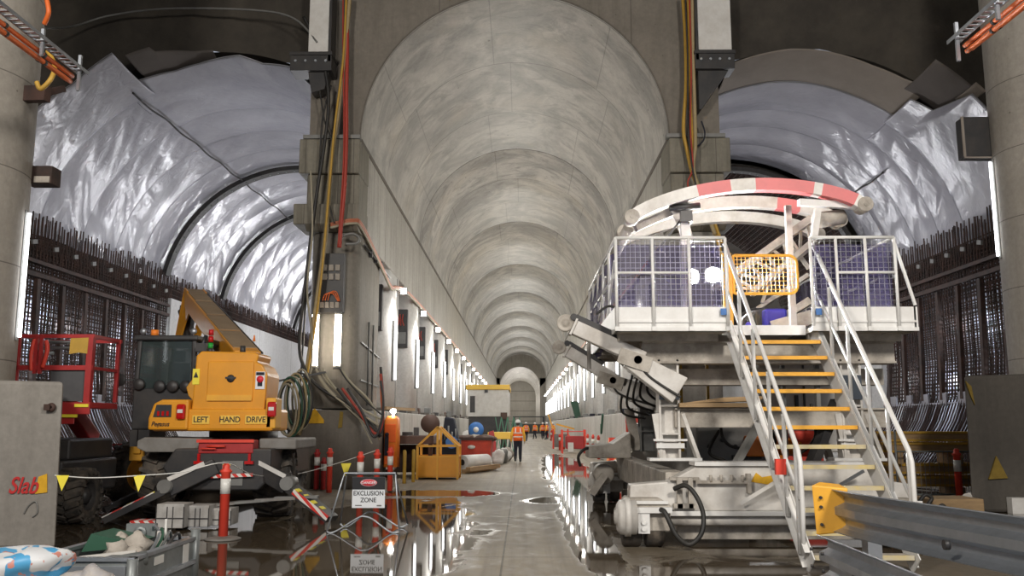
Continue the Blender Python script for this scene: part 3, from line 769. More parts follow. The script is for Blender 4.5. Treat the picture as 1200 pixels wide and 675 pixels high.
for side, xi, s in (('left', -4.32, 1), ('right', 3.92, -1)):
    for k in range(19):
        y0 = 28.6+6.4*k
        for kind, fn, loc in (('tube_light', lambda l: tube_light(l, 1.9, M_tubec, s), (xi+s*.05, y0+1.0, 4.0)),
                              ('flood_lamp', lambda l: flood(l, s), (xi+s*.22, y0+2.1, 6.15)),
                              ('junction_box', lambda l: jbox(l), (xi-s*.42, y0, 5.3))):
            key = (side, kind)
            lab = '%s on the %s column of the %s row' % ({'tube_light': 'vertical tube light', 'flood_lamp': 'small lit flood lamp', 'junction_box': 'dark electrical box'}[kind], ORD[k], side)
            if kind == 'junction_box' and k % 2 and k > 3: continue
            if kind == 'flood_lamp' and side == 'right' and k == 0: continue
            if key not in pr: o = fn(loc); o['label'] = lab; o['group'] = kind.replace('_', ' ')+'s along the %s columns' % side; pr[key] = o
            else: dup(pr[key], loc, lab)
        if k < 14: lamp('column_fill', 'SPOT', (xi+s*1.1, y0+1.2, 6.2), 420, (1, .97, .93), .12, (xi, y0+1.2, 3.6), spot=95)  # spots added in mid-air to brighten the inner column faces

# big round foreground columns on blocks
def round_col(x, y, r, z0, label):
    b = MB(); b.lathe([(r, z0), (r, 5), (r, 8), (r, 15.3)], (x, y, 0), 'z', 64)
    return tag(b.build('round_concrete_column', M_round, None), label, 'column', 'round concrete columns')
round_col(-8.98, 13.3, 1.25, 2.24, 'big round concrete column on the pale block at the left edge')
round_col(11.32, 18.4, 1.25, 2.60, 'big round concrete column on the dark block at the right edge')
t = thing('concrete_block', 'pale concrete block with red sprayed word under the left round column', 'block', (-8.8, 13.3, 0), 'blocks under the round columns')
b = MB()
b.hull_rect([[(-11.6, 11.9, 0), (-6.05, 11.9, 0), (-7.5, 14.7, 0), (-11.6, 14.7, 0)], [(-11.6, 11.9, 2.28), (-6.1, 11.9, 2.16), (-7.6, 14.7, 2.2), (-11.6, 14.7, 2.2)]])
b.sm = [False]*len(b.sm); b.build('block_body', M_block, t, bevel=.05)
text('Slab', (-6.52, 11.88, .80), .30, M_sprayr, FRONT, t, 'sprayed_word', .003, .8, .3)
text('I', (-6.88, 11.88, .82), .42, M_sprayr, FRONT, t, 'sprayed_letter', .003)
b = MB(); b.prism([(-6.36, .70), (-6.20, .72), (-6.22, .96), (-6.33, .92)], 11.885, 11.89); b.build('sprayed_mark', M_spray, t)
b = MB(); b.lathe([(.02, 0), (.055, 0), (.06, .03), (.035, .06), (.02, .06)], (-6.22, 11.84, 1.82), 'y', 14); b.box(-6.3, -6.22, 11.82, 11.9, 1.78, 1.86); b.build('lifting_eye', M_rust, t)
t = thing('concrete_block', 'dark stained concrete block under the right round column', 'block', (11, 18.5, 0), 'blocks under the round columns')
b = MB(); b.hull_rect([[(8.22, 16.9, 0), (12.6, 16.9, 0), (12.6, 19.9, 0), (9.8, 19.9, 0)], [(8.28, 16.95, 2.5), (12.6, 16.9, 2.62), (12.6, 19.9, 2.56), (9.85, 19.9, 2.55)]])
b.sm = [False]*len(b.sm); b.build('block_body', M_blockd, t, bevel=.06)
b = MB(); b.prism([(8.55, .60), (8.90, .62), (8.72, 1.02)], 16.86, 16.895); b.build('sprayed_triangle', M_sprayd, t)
b = MB(); b.prism([(8.28, 2.40), (8.36, 2.1), (8.42, 1.95), (8.38, 2.3)], 16.90, 16.935); b.build('sprayed_mark', M_sprayd, t)
b = MB(); b.box(8.85, 12.6, 16.7, 16.88, 0, .28); b.build('kerb', M_white2, t)
# ------------------------------------------------------------------ trays with orange cables at the top corners
def tray(x, y0, y1, z, s, label):
    t = thing('cable_tray', label, 'cable tray', (x, y1, z), 'overhead cable trays')
    b = MB(); b.keep = True
    for sx in (-.07, .07): b.bar((x+sx, y0, z), (x+sx, y1, z), .012, .05)
    n = int((y1-y0)/.12)
    for k in range(n): b.bar((x-.07, y0+.12*k, z-.01), (x+.07, y0+.12*k, z-.01), .05, .008)
    b.build('perforated_channel', M_galv, t)
    b = MB(); b.bar((x, y1-.12, z-.30), (x, y1-.12, z+.22), .04, .04); b.build('hanger', M_galv, t)
    b = MB(); b.bar((x, y1-1.1, z-.2), (x, y1-1.1, z+.16), .04, .04); b.build('hanger', M_galv, t)
    for q, (dx, dz) in enumerate(((-.13, -.06), (-.19, -.12), (-.11, -.17))):
        c = cable('orange_cable', '%s orange cable clipped under the %s' % (('upper', 'middle', 'lower')[q], label), [(x+dx*s, y0, z+dz), (x+dx*s, (y0+y1)/2, z+dz-.02), (x+dx*s, y1-.05-.04*q, z+dz)], .033, M_hoseO, 'cable', 'orange cables on the overhead trays')
        for yy in (y0+.9, y0+1.9, y0+2.8):
            if yy < y1-.1:
                b = MB(); b.cyl((x+dx*s, yy, z+dz-.012), (x+dx*s, yy+.05, z+dz-.012), .039, 12); ORG[c.name] = Vector((0, 0, 0)); b.build('cable_clip', M_black, c)
tray(-6.22, 8.4, 12.05, 6.52, 1, 'steel cable tray at the top left corner')
tray(5.60, 8.4, 11.1, 6.5, -1, 'steel cable tray at the top right corner')
b = MB(); b.bar((-7.85, 13.3, P(44, 108, 13.2)[2]), P(56, 110, 13.2), .14, .24); b.bar(P(50, 110, 13.2), P(74, 104, 13.6), .1, .1); tag(b.build('steel_bracket', M_rust), 'rusty bracket sticking out of the left round column', 'bracket')
cable('coiled_cable', 'yellow cable looping down the left round column', [P(56, 60, 12.4), P(64, 76, 12.3), P(60, 92, 12.2), P(48, 104, 12.2), P(43, 96, 12.2)], .035, M_hoseYb)
cable('coiled_cable', 'orange cable hanging beside the left round column', [P(54, -4, 12.2), P(57, 14, 12.2), P(52, 28, 12.3)], .035, M_hoseO)
cable('hanging_cable', 'pale cable across the dark rock above the left tunnel', [P(52, 33, 20), P(85, 31, 22), P(130, 18, 22.6), P(200, 10, 22.6), P(300, 12, 22.5), P(345, 22, 22.4), P(372, 50, 22.3)], .03, M_graysteel)
# steel boxes on columns edges
t = thing('lamp_box', 'small dark fitting with a pale plate on the left round column', 'fitting', P(48, 208, 12.2), None)
c0 = P(50, 205, 13.85); b = MB(); b.box(-7.95, c0[0]+.17, 13.8, 14.1, c0[2]-.15, c0[2]+.14); b.build('housing', M_rust, t, bevel=.01)
b = MB(); b.box(c0[0]-.10, c0[0]+.15, 13.78, 13.8, c0[2]-.14, c0[2]-.04); b.build('plate', M_stone, t)
c0 = P(1143, 160, 18.8); t = thing('lamp_box', 'black box with pale rim on the right round column', 'fitting', c0, None)
b = MB(); b.box(c0[0]-.24, 10.3, 18.8, 19.15, c0[2]-.45, c0[2]+.45); b.build('housing', M_dark, t, bevel=.02)
b = MB(); b.bar((c0[0]-.27, 18.8, c0[2]-.47), (10.2, 18.8, c0[2]-.47), .05, .03); b.bar((c0[0]-.26, 18.8, c0[2]-.45), (c0[0]-.26, 18.8, c0[2]+.45), .05, .03); b.build('rim', M_fleece, t)
# long tube lights behind the round columns
for (px0, y0_, px1, y1_, Y, lb) in ((32.5, 250, 25, 395, 13.6, 'long lit tube on the edge of the left round column'),
                                    (1159.5, 190, 1170, 300, 18.7, 'long lit tube on the edge of the right round column')):
    a, c = P(px0, y0_, Y), P(px1, y1_, Y)
    xx = (a[0]+c[0])/2
    t = thing('tube_light', lb, 'light', (xx, Y, c[2]), 'long tubes on the round columns')
    b = MB(); b.cyl((xx, Y, c[2]), (xx, Y, a[2]), .028, 10); b.build('tube', M_tubec, t)
    b = MB(); q = .08 if xx > 0 else -.08; b.box(min(xx+q*.5, xx+q*1.3), max(xx+q*.5, xx+q*1.3), Y-.04, Y+.04, c[2]-.05, a[2]+.05); b.build('housing', M_graysteel, t)

# ------------------------------------------------------------------ steel boxes hanging beside the vault mouth
def hung_box(x0, x1, lab, s):
    t = thing('steel_strut', 'white steel strut with black foot hanging %s of the centre vault' % lab, 'strut', ((x0+x1)/2, 22.5, 10.2), 'hanging struts')
    b = MB(); b.box(x0, x1, 22.3, 22.8, 11.25, 15); b.build('strut_box', M_white2, t, bevel=.02)
    b = MB(); b.box(x1 if s < 0 else x0-.07, x1+.07 if s < 0 else x0, 22.25, 22.85, 11.0, 15); b.build('dark_flange', M_dark, t)
    b = MB(); xa, xb = (x0-.45, x1+.1) if s < 0 else (x0-.1, x1+.05)
    b.box(xa, xb, 22.25, 22.9, 10.75, 11.2); b.box(xa-.02, xb+.02, 22.2, 22.95, 11.16, 11.25); b.build('foot_plate', M_dark, t, bevel=.01)
    b = MB()
    for k in range(4): b.cyl((xa+.15+k*(xb-xa-.3)/3, 22.2, 11.0), (xa+.15+k*(xb-xa-.3)/3, 22.25, 11.0), .035, 8)
    b.build('bolt_row', M_galv, t)
    b = MB()
    if s < 0: b.prism([(x0, 10.75), (x1, 10.75), (x1-.1, 10.3), (x0+.1, 10.2)], 22.4, 22.8)
    else: b.prism([(x0, 10.75), (x1-.1, 10.75), (x0+.05, 9.7), (x0, 9.7)], 22.4, 22.8)
    b.build('bracket', M_dark, t)
hung_box(-5.62, -5.08, 'left', -1)
hung_box(4.62, 5.5, 'right', 1)

# ------------------------------------------------------------------ hoses and cables at the piers
HL = 'hoses hanging down the left pier'
Y0 = 22.45
def px(pts, Y): return [P(a, c, Y) for a, c in pts]
cable('hanging_hose', 'pale yellow hose down the left side of the left pier', px([(410, -6), (404, 60), (396, 130), (388, 190), (382, 270), (373, 340), (363, 410), (356, 460), (350, 510)], Y0), .06, M_hoseY, 'hose', HL)
cable('hanging_hose', 'second pale yellow hose close beside the thick one on the left pier', px([(406, -6), (402, 70), (392, 150), (385, 230), (377, 320), (368, 390), (360, 440), (352, 500)], Y0-.1), .03, M_hoseYb, 'hose', HL)
cable('hanging_hose', 'red hose down the middle of the left pier', px([(406, -6), (407, 50), (406, 110), (406, 160), (404, 215), (400, 262), (398, 290)], Y0), .05, M_hoseR, 'hose', HL)
cable('hanging_cable', 'thin red cable beside the red hose on the left pier', px([(402, -6), (402, 60), (403, 140), (402, 200), (396, 290)], Y0-.05), .02, M_hoseR, 'cable', HL)
cable('hanging_cable', 'black cable curving from the left strut down into the pier foot', px([(356, 20), (372, 50), (381, 82), (385, 120), (380, 170), (370, 235), (358, 330), (351, 400), (356, 430), (372, 452), (400, 470), (432, 492), (446, 512)], Y0-.1), .045, M_black, 'cable', HL)
cable('hanging_cable', 'thin black cable left of the yellow hoses on the left pier', px([(388, 100), (378, 140), (374, 200), (368, 260), (360, 330), (354, 420), (350, 470)], Y0), .025, M_black, 'cable', HL)
cable('hanging_cable', 'short thin black cable slanting across the upper left pier', px([(372, 85), (380, 140), (389, 170), (384, 225), (392, 262)], Y0), .02, M_black, 'cable', HL)
cable('hanging_cable', 'grey cable falling beside the left pier foot', px([(364, 200), (366, 270), (360, 340), (366, 400), (362, 450), (352, 490)], Y0-.15), .025, M_beige, 'cable', HL)
for i, (a, c) in enumerate((((370, 432), (446, 500)), ((372, 434), (440, 508)), ((378, 432), (448, 492)), ((398, 432), (450, 488)), ((401, 434), (444, 516)), ((375, 436), (436, 520)))):
    cable('lead', '%s beige lead drooping from the lit tubes to the pier foot' % ORD[i], px([a, (a[0]+6+i, a[1]+14), (a[0]+24+3*i, a[1]+34+2*i), c], Y0-.12+.02*i), .02 if i % 2 else .028, M_beige if i != 3 else M_black, 'cable', 'leads at the left pier foot')
for i in range(3):
    cable('lead', '%s dark lead sweeping around the left pier foot' % ORD[i], px([(395+i*6, 455), (415+i*4, 480), (438, 502+i*5), (447, 506-i*6), (449, 470), (446, 430+i*8)], Y0-.2-.03*i), .035, (M_black, M_hoseR, M_dark)[i], 'cable', 'leads at the left pier foot')
cable('lead', 'orange lead rising up beside the orange cabinet', px([(446, 520), (450, 500), (447, 470), (446, 440)], 26.9), .03, M_hoseO, 'cable')
# coil of hoses hung left of the pier
for i in range(9):
    cx, cy, rx, ry = 336+i*2.2, 480-i*1.5, 11+1.2*(i % 4), 30+2.5*(i % 3)
    pts = [P(cx+rx*math.cos(a*math.pi/7+i), cy+ry*math.sin(a*math.pi/7+i), 21.9+.03*i) for a in range(14)]
    b = MB(); b.tube(curve(pts+[pts[0]], 4), .028, 6)
    tag(b.build('coiled_hose', (M_beige, M_hoseY, M_green, M_black)[i % 4]), '%s loop counted from the left in the hose coil by the pier' % ORD[i], 'hose', 'coiled hoses hanging beside the left pier')
b = MB(); b.bar(P(318, 448, 21.9), P(382, 436, 22.3), .05, .05); tag(b.build('hanging_bar', M_dark), 'dark steel bar the hose coil hangs on', 'bar')
HR = 'hoses hanging down the right pier'
for i, (pts, m, r) in enumerate((([(800, -6), (803, 40), (804, 100), (801, 150), (805, 175), (812, 205), (822, 225), (836, 262), (845, 300)], M_hoseYb, .05),
                                 ([(806, -6), (808, 50), (809, 110), (811, 165), (810, 190), (818, 215), (830, 240), (846, 285)], M_hoseYb, .04),
                                 ([(811, -6), (812, 60), (814, 120), (815, 170), (813, 200), (826, 240), (838, 275)], M_hoseY, .05),
                                 ([(808, -6), (810, 80), (809, 150), (812, 195), (806, 215), (812, 235)], M_hoseR, .022),
                                 ([(803, -6), (806, 70), (806, 140), (809, 180), (815, 215), (824, 245)], M_black, .022))):
    cable('hanging_hose', '%s of the hoses down the right pier from the left, %s' % (ORD[i], ('thick yellow', 'thin yellow', 'pale yellow', 'thin red', 'thin black')[i]), px(pts, Y0-.05*i), r, m, 'hose', HR)
cable('hanging_cable', 'thin dark cable looped beside the right strut foot', px([(822, 142), (826, 155), (824, 165), (816, 172)], Y0), .02, M_navy)
# cables along the beam foot
for i in range(3):
    o = i*.05
    cable('power_cable', '%s reddish cable running along the foot of the left beam' % ORD[i],
          [(-4.95, 22.6, 6.72-o), (-4.4, 22.72, 6.86-o), (-4.22-o*.3, 23.2, 6.80-o), (-4.2, 26.3, 6.30-o), (-4.2, 28.3, 5.98-o), (-4.2, 29.6, 6.15-o), (-4.2, 33, 6.42-o), (-4.2, 45, 6.50-o), (-4.2, 70, 6.50-o), (-4.2, 110, 6.5-o), (-4.2, 149, 6.5-o)], .035, (M_cop, M_cop, M_beige)[i], 'cable', 'cables under the left beam', seg=6)
    cable('power_cable', '%s reddish cable running along the foot of the right beam' % ORD[i],
          [(3.82, 27, 6.5-o), (3.82, 45, 6.50-o), (3.82, 70, 6.50-o), (3.82, 110, 6.5-o), (3.82, 149, 6.5-o)], .03, (M_cop, M_cop, M_beige)[i], 'cable', 'cables under the right beam', seg=6)
b = MB(); b.tube([(-4.24, 23.6, 6.35), (-4.24, 28.4, 6.35-.1)], .03, 6)
for y in (24.6, 25.5, 26.4): b.box(-4.29, -4.19, y, y+.1, 6.22, 6.42)
tag(b.build('insulated_rod', M_dark), 'dark rod with clamps slanting across the left pier side', 'rod')
cable('hanging_cable', 'thin grey cable ring around the head of the left pier', px([(398, 282), (403, 276), (414, 274), (421, 279), (418, 285), (405, 286)], 22.6), .04, M_graysteel)
# electrical board and the two bright tubes on the left pier
c0 = P(388, 333, 22.95)
t = thing('electrical_board', 'dark electrical board with pale sockets on the left pier front', 'electrical board', (c0[0], 22.95, c0[2]-.75))
x0, x1, z0, z1 = P(376, 366, 22.95)[0], P(403, 366, 22.95)[0], P(376, 367, 22.95)[2], P(376, 298, 22.95)[2]
b = MB(); b.box(x0, x1, 22.8, 23.05, z0, z1); b.build('back_board', M_dark, t, bevel=.01)
for r_ in range(2):
    for c_ in range(3):
        p = P(381+c_*7.5, 314+r_*10.5, 22.8); b = MB(); b.box(p[0]-.06, p[0]+.06, 22.74, 22.8, p[2]-.08, p[2]+.08); b.build('socket', M_stone, t, bevel=.01)
for c_ in range(4):
    p = P(377.5+c_*6, 357, 22.8); b = MB(); b.box(p[0]-.05, p[0]+.05, 22.74, 22.8, p[2]-.08, p[2]+.06); b.build('socket', M_stone, t, bevel=.01)
for q in range(3):
    b = MB(); b.tube(curve([P(378+q*3, 352, 22.72), P(381+q*3, 345-q, 22.68), P(390+q*2, 344-q, 22.68), P(396+q, 353, 22.72)], 5), .014, 5); b.build('red_lead', M_hoseO, t)
for px_, lb in ((370.5, 'left of the two bright vertical tubes on the left pier front'), (397, 'right of the two bright vertical tubes on the left pier front')):
    a, c = P(px_, 369, 22.75), P(px_, 429, 22.75)
    t = thing('tube_light', lb, 'light', (a[0], 22.75, c[2]), 'bright tubes on the left pier')
    b = MB(); b.cyl((a[0], 22.7, c[2]), (a[0], 22.7, a[2]), .085, 14); b.build('tube', M_tube, t)
    b = MB(); b.box(a[0]-.06, a[0]+.06, 22.78, 22.98, c[2]-.04, a[2]+.06); b.cyl((a[0], 22.7, a[2]), (a[0], 22.7, a[2]+.08), .09, 12); b.cyl((a[0], 22.7, c[2]-.08), (a[0], 22.7, c[2]), .09, 12); b.build('housing', M_graysteel, t)

# ================================================================== formwork gantry with stairs (right)
T = thing('formwork_gantry', 'white steel formwork gantry with stairs, caged platforms and curved ribs on the wet floor', 'gantry', (3.4, 15, 0))
def part(b, name, m, par=None, bevel=0, label=None, kind=None):
    o = b.build(name, m, par or T, bevel); ORG[o.name] = ORG[(par or T).name]
    if label: o['label'] = label
    if kind: o['kind'] = kind
    return o
PF, PB, PZ = 12.45, 17.4, 2.88      # platform front, back, floor height
XL0, XL1, XR0, XR1 = 1.32, 2.86, 4.05, 5.25
# base sills
for yy, nm in ((12.25, 'front'), (19.1, 'rear')):
    b = MB(); b.prism([(1.42, .46), (5.25, .46), (5.25, .80), (4.95, .84), (4.6, 1.05), (2.35, 1.05), (1.95, .84), (1.44, .80)], yy, yy+.32); sill = part(b, 'base_sill', M_white, bevel=.02)
    b = MB(); b.prism([(1.42, .40), (5.25, .40), (5.25, .46), (1.42, .46)], yy-.05, yy+.37); b.prism([(2.3, 1.05), (4.62, 1.05), (4.62, 1.10), (2.3, 1.10)], yy-.05, yy+.37); part(b, 'flange', M_whitec, sill)
    if yy < 13:
        b = MB(); b.prism([(3.05, .84), (3.3, .80), (3.5, .88), (3.42, .94), (3.2, .90), (3.12, .96)], yy-.012, yy-.004); part(b, 'sprayed_mark', M_spray, sill)
        b = MB(); b.box(2.05, 2.12, yy-.09, yy-.02, .5, .9); b.box(1.96, 2.35, yy-.07, yy-.01, .86, .9); b.box(2.0, 2.3, yy-.09, yy-.02, .5, .56); b.box(2.2, 2.26, yy-.09, yy-.02, .5, .9)
        for k in range(4): b.cyl((2.5+.14*k, yy-.07, .84), (2.5+.14*k, yy-.07, .93), .022, 8)
        b.bar((2.3, yy-.07, .84), (3.0, yy-.07, .84), .03, .04); b.box(2.98, 3.03, yy-.1, yy, .70, .95)
        part(b, 'valve_block', M_dirtyw, sill)
    b = MB(); b.cyl((1.75, yy+.1, .33), (5.1, yy+.1, .33), .075, 16); part(b, 'cross_tube', M_white)
    b = MB(); b.box(2.1, 4.8, yy+.25, yy+.42, .06, .24); part(b, 'lower_rail', M_dirtyw, bevel=.01)
# side sills joining front to rear
for x in (2.1, 4.8):
    b = MB(); b.box(x-.14, x+.14, 12.57, 19.1, .5, .95); part(b, 'side_sill', M_dirtyw, bevel=.02)
# wheel bogies
def bogie(x, y, s):
    b = MB()
    b.hull_rect([[(x-.32, yy, .22), (x+.32, yy, .22), (x+.34, yy, .55), (x+.2, yy, .64), (x-.22, yy, .64), (x-.36, yy, .45)] for yy in (y-.02, y+.5)])
    b.sm = [False]*len(b.sm); h = part(b, 'wheel_bogie', M_dirtyw, bevel=.015)
    b = MB(); b.lathe([(.0, -.40), (.09, -.40), (.09, -.37), (.17, -.37), (.22, -.33), (.225, -.27), (.245, -.27), (.245, -.20), (.22, -.20), (.22, -.12), (0, -.12)], (x, y-.02, .40), 'x', 28); part(b, 'motor_drum', M_white, h)
    b = MB(); b.box(x-.10, x+.05, y-.10, y-.02, .2, .52); b.box(x-.14, x+.34, y-.12, y-.02, .46, .53); b.box(x-.22, x+.30, y-.06, y-.02, .57, .61)
    for z in (.26, .34): b.cyl((x-.03, y-.13, z), (x-.03, y-.1, z), .03, 10)
    part(b, 'bracket', M_whitec, h)
    b = MB()
    for xx in (x-.18, x+.12): b.lathe([(0, -.12), (.20, -.12), (.22, -.10), (.22, .10), (.20, .12), (0, .12)], (xx+.02, y+.22, .221), 'x', 28)
    part(b, 'wheel', M_tyre, h)
    return h
bogie(1.60, 12.05, 1); bogie(1.75, 18.9, 1); bogie(4.9, 12.05, 1); bogie(4.9, 18.9, 1)
# grey housings at rear left
b = MB(); b.prism([(1.28, .95), (2.1, .95), (2.1, 1.45), (1.75, 1.22), (1.28, 1.18)], 17.6, 18.6); part(b, 'rear_housing', M_dirtyw, bevel=.02)
b = MB(); b.lathe([(0, -.3), (.18, -.3), (.20, -.26), (.20, .24), (0, .24)], (1.62, 18.4, .62), 'y', 20)
b.bar((1.62, 18.0, .62), (1.35, 18.0, .25), .12, .14); part(b, 'drive_arm', M_dirtyw)
b = MB(); b.tube(curve([(1.38, 17.7, 1.15), (1.2, 17.6, 1.12), (1.08, 17.6, .98), (1.12, 17.65, .80)]), .03, 8); part(b, 'hose', M_black)
# legs
for (x, y) in ((2.12, 13.2), (2.45, 17.9), (4.75, 13.2), (4.75, 17.9)):
    b = MB(); b.box(x-.14, x+.14, y-.02, y+.02, 1.08, PZ-.35); b.box(x-.15, x-.12, y-.14, y+.14, 1.08, PZ-.35); b.box(x+.12, x+.15, y-.14, y+.14, 1.08, PZ-.35)
    for z in (1.45, 1.85, 2.3): b.box(x-.13, x+.13, y-.13, y+.13, z, z+.025)
    lg = part(b, 'leg', M_graysteel if (y > 15) else M_white)
    b = MB()
    if y < 15:
        b.box(x-.145, x+.145, y-.16, y-.13, 1.95, 2.30); part(b, 'greased_band', mat('dark_blue_paint', (.045, .06, .08), .4, amount=.5), lg)
        b = MB(); b.bar((x-.16, y, 1.75), (x-.10, y, 1.1), .05, .22, (0, 1, 0)); b.bar((x+.2, y, 1.75), (x+.42, y, 1.1), .05, .22, (0, 1, 0)); b.bar((x-.2, y-.1, 1.75), (x-.1, y-.1, 1.08), .10, .04)
        part(b, 'splayed_foot', M_white, lg)
        b = MB(); b.box(x-.3, x+.45, y-.15, y+.15, 1.08, 1.12); b.box(x-.2, x+.2, y-.17, y-.1, 1.26, 1.33); b.box(x-.24, x+.24, y-.18, y-.1, 1.36, 1.39); part(b, 'base_plate', M_whitec, lg)
    else:
        b.bar((x-.35, y, 1.9), (x-.2, y, 1.1), .18, .08); part(b, 'splayed_foot', M_dirtyw, lg)
# cross beams under the platform
b = MB(); b.box(1.75, 5.4, 13.06, 13.34, 2.50, 2.76); b.box(1.75, 5.4, 13.0, 13.4, 2.47, 2.50); b.box(1.75, 5.4, 13.0, 13.4, 2.76, 2.79); part(b, 'head_beam', M_dirtyw)
b = MB(); b.box(2.2, 5.4, 17.75, 18.05, 2.50, 2.78); part(b, 'head_beam', M_dirtyw)
b = MB(); b.box(1.9, 5.4, 13.5, 13.9, 2.18, 2.42); part(b, 'inner_beam', M_dirtyw)
b = MB(); b.box(2.2, 5.3, 13.1, 13.3, 1.55, 1.80); b.box(2.2, 5.3, 13.05, 13.35, 1.80, 1.83); mid = part(b, 'middle_beam', M_dirtyw, bevel=.01)
b = MB(); b.box(2.3, 5.2, 17.8, 18.0, 1.55, 1.80); part(b, 'middle_beam', M_graysteel)
b = MB(); b.box(2.25, 3.45, 12.95, 13.6, 1.84, 1.90); b.prism([(2.3, 1.90), (3.4, 1.93), (3.5, 2.0), (2.9, 1.98)], 13, 13.5); part(b, 'timber_deck', M_wood)
# machinery inside: tank, cabinet
b = MB(); b.box(2.75, 3.95, 14.4, 15.3, 1.0, 1.62); tank = part(b, 'hydraulic_tank', M_graysteel, bevel=.03)
b = MB()
for k in range(5): b.cyl((2.95+.2*k, 14.38, 1.25+.1*(k % 2)), (2.95+.2*k, 14.33, 1.25+.1*(k % 2)), .035, 10)
b.box(3.3, 3.75, 14.33, 14.4, 1.06, 1.12); part(b, 'fitting_row', M_dark, tank)
b = MB(); b.box(4.15, 5.75, 15.8, 16.6, 1.12, 2.75); cab = part(b, 'control_cabinet', M_white2, bevel=.03)
b = MB(); b.box(4.9, 4.93, 15.77, 15.8, 1.15, 2.7); b.box(4.75, 4.8, 15.74, 15.8, 1.8, 2.1); b.box(4.2, 5.7, 15.76, 15.8, 1.78, 1.80); part(b, 'door_seam', M_dark, cab)
b = MB(); b.box(4.22, 4.62, 14.2, 14.7, 1.1, 1.5); part(b, 'pump', M_redb, bevel=.04)
b = MB(); b.cyl((4.0, 14.3, 1.25), (4.35, 14.3, 1.25), .13, 16); b.box(3.5, 4.0, 14.2, 14.6, 1.1, 1.42); part(b, 'pump_motor', M_orange, bevel=.02)
for i, (p0, p1) in enumerate((((3.05, 14.1, 1.5), (3.1, 14.0, 1.05)), ((3.6, 13.6, 1.7), (3.75, 14.2, 1.2)), ((4.3, 13.5, 1.9), (4.1, 13.8, 1.1)))):
    q = Vector(p0).lerp(Vector(p1), .5)+Vector((-.22 if i == 0 else .15, -.1, -.1)); b = MB(); b.tube(curve([p0, q, p1]), .025, 7); part(b, 'hose', M_black)
for i in range(5):
    a = (2.1-.06*i, 14.2+.5*i, 2.6-.05*i); c = (2.3, 15.0+.5*i, 1.95-.06*i); q = (2.02-.05*i, 14.6+.5*i, 2.15-.08*i)
    b = MB(); b.tube(curve([a, q, c]), .022, 6); part(b, 'hose', M_black)
b = MB(); b.tube(curve([P(790, 573, 12.1), P(803, 569, 12), P(815, 580, 11.9), P(824, 602, 11.85), P(822, 625, 11.8), P(808, 638, 11.8), P(793, 628, 11.8), P(782, 606, 11.85), P(777, 598, 11.9), P(771, 598, 12.0)]), .032, 8); part(b, 'hose', M_black)
b = MB(); b.tube(curve([P(845, 490, 14), P(846, 510, 13.8), P(855, 522, 13.8), P(870, 526, 13.9)]), .025, 7); part(b, 'hose', M_black)
# diagonal braces
for (a, c, w, m) in (((900, 478, 12.9), (861, 546, 12.6), .10, M_graysteel), ((981, 470, 13.4), (951, 545, 13.2), .16, M_dark), ((982, 498, 14), (1003, 540, 14), .11, M_white),
                     ((925, 555, 11.9), (868, 590, 12.1), .06, M_white), ((1012, 552, 12), (985, 568, 12.2), .05, M_galv), ((960, 500, 14.2), (975, 545, 14), .10, M_white)):
    b = MB(); b.bar(P(*a), P(*c), w, w*.8); part(b, 'diagonal_brace', m)
b = MB(); b.box(4.42, 4.48, 13.6, 13.7, 1.1, 2.5); b.box(4.0, 4.05, 13.9, 14.0, 1.1, 2.5); part(b, 'upright_angle', M_graysteel)
b = MB(); b.box(2.95, 3.0, 16.9, 17, 1.1, 2.75); b.box(3.45, 3.5, 16.9, 17, 1.1, 2.75); part(b, 'upright_angle', M_hoseYb, label='yellow upright angle')
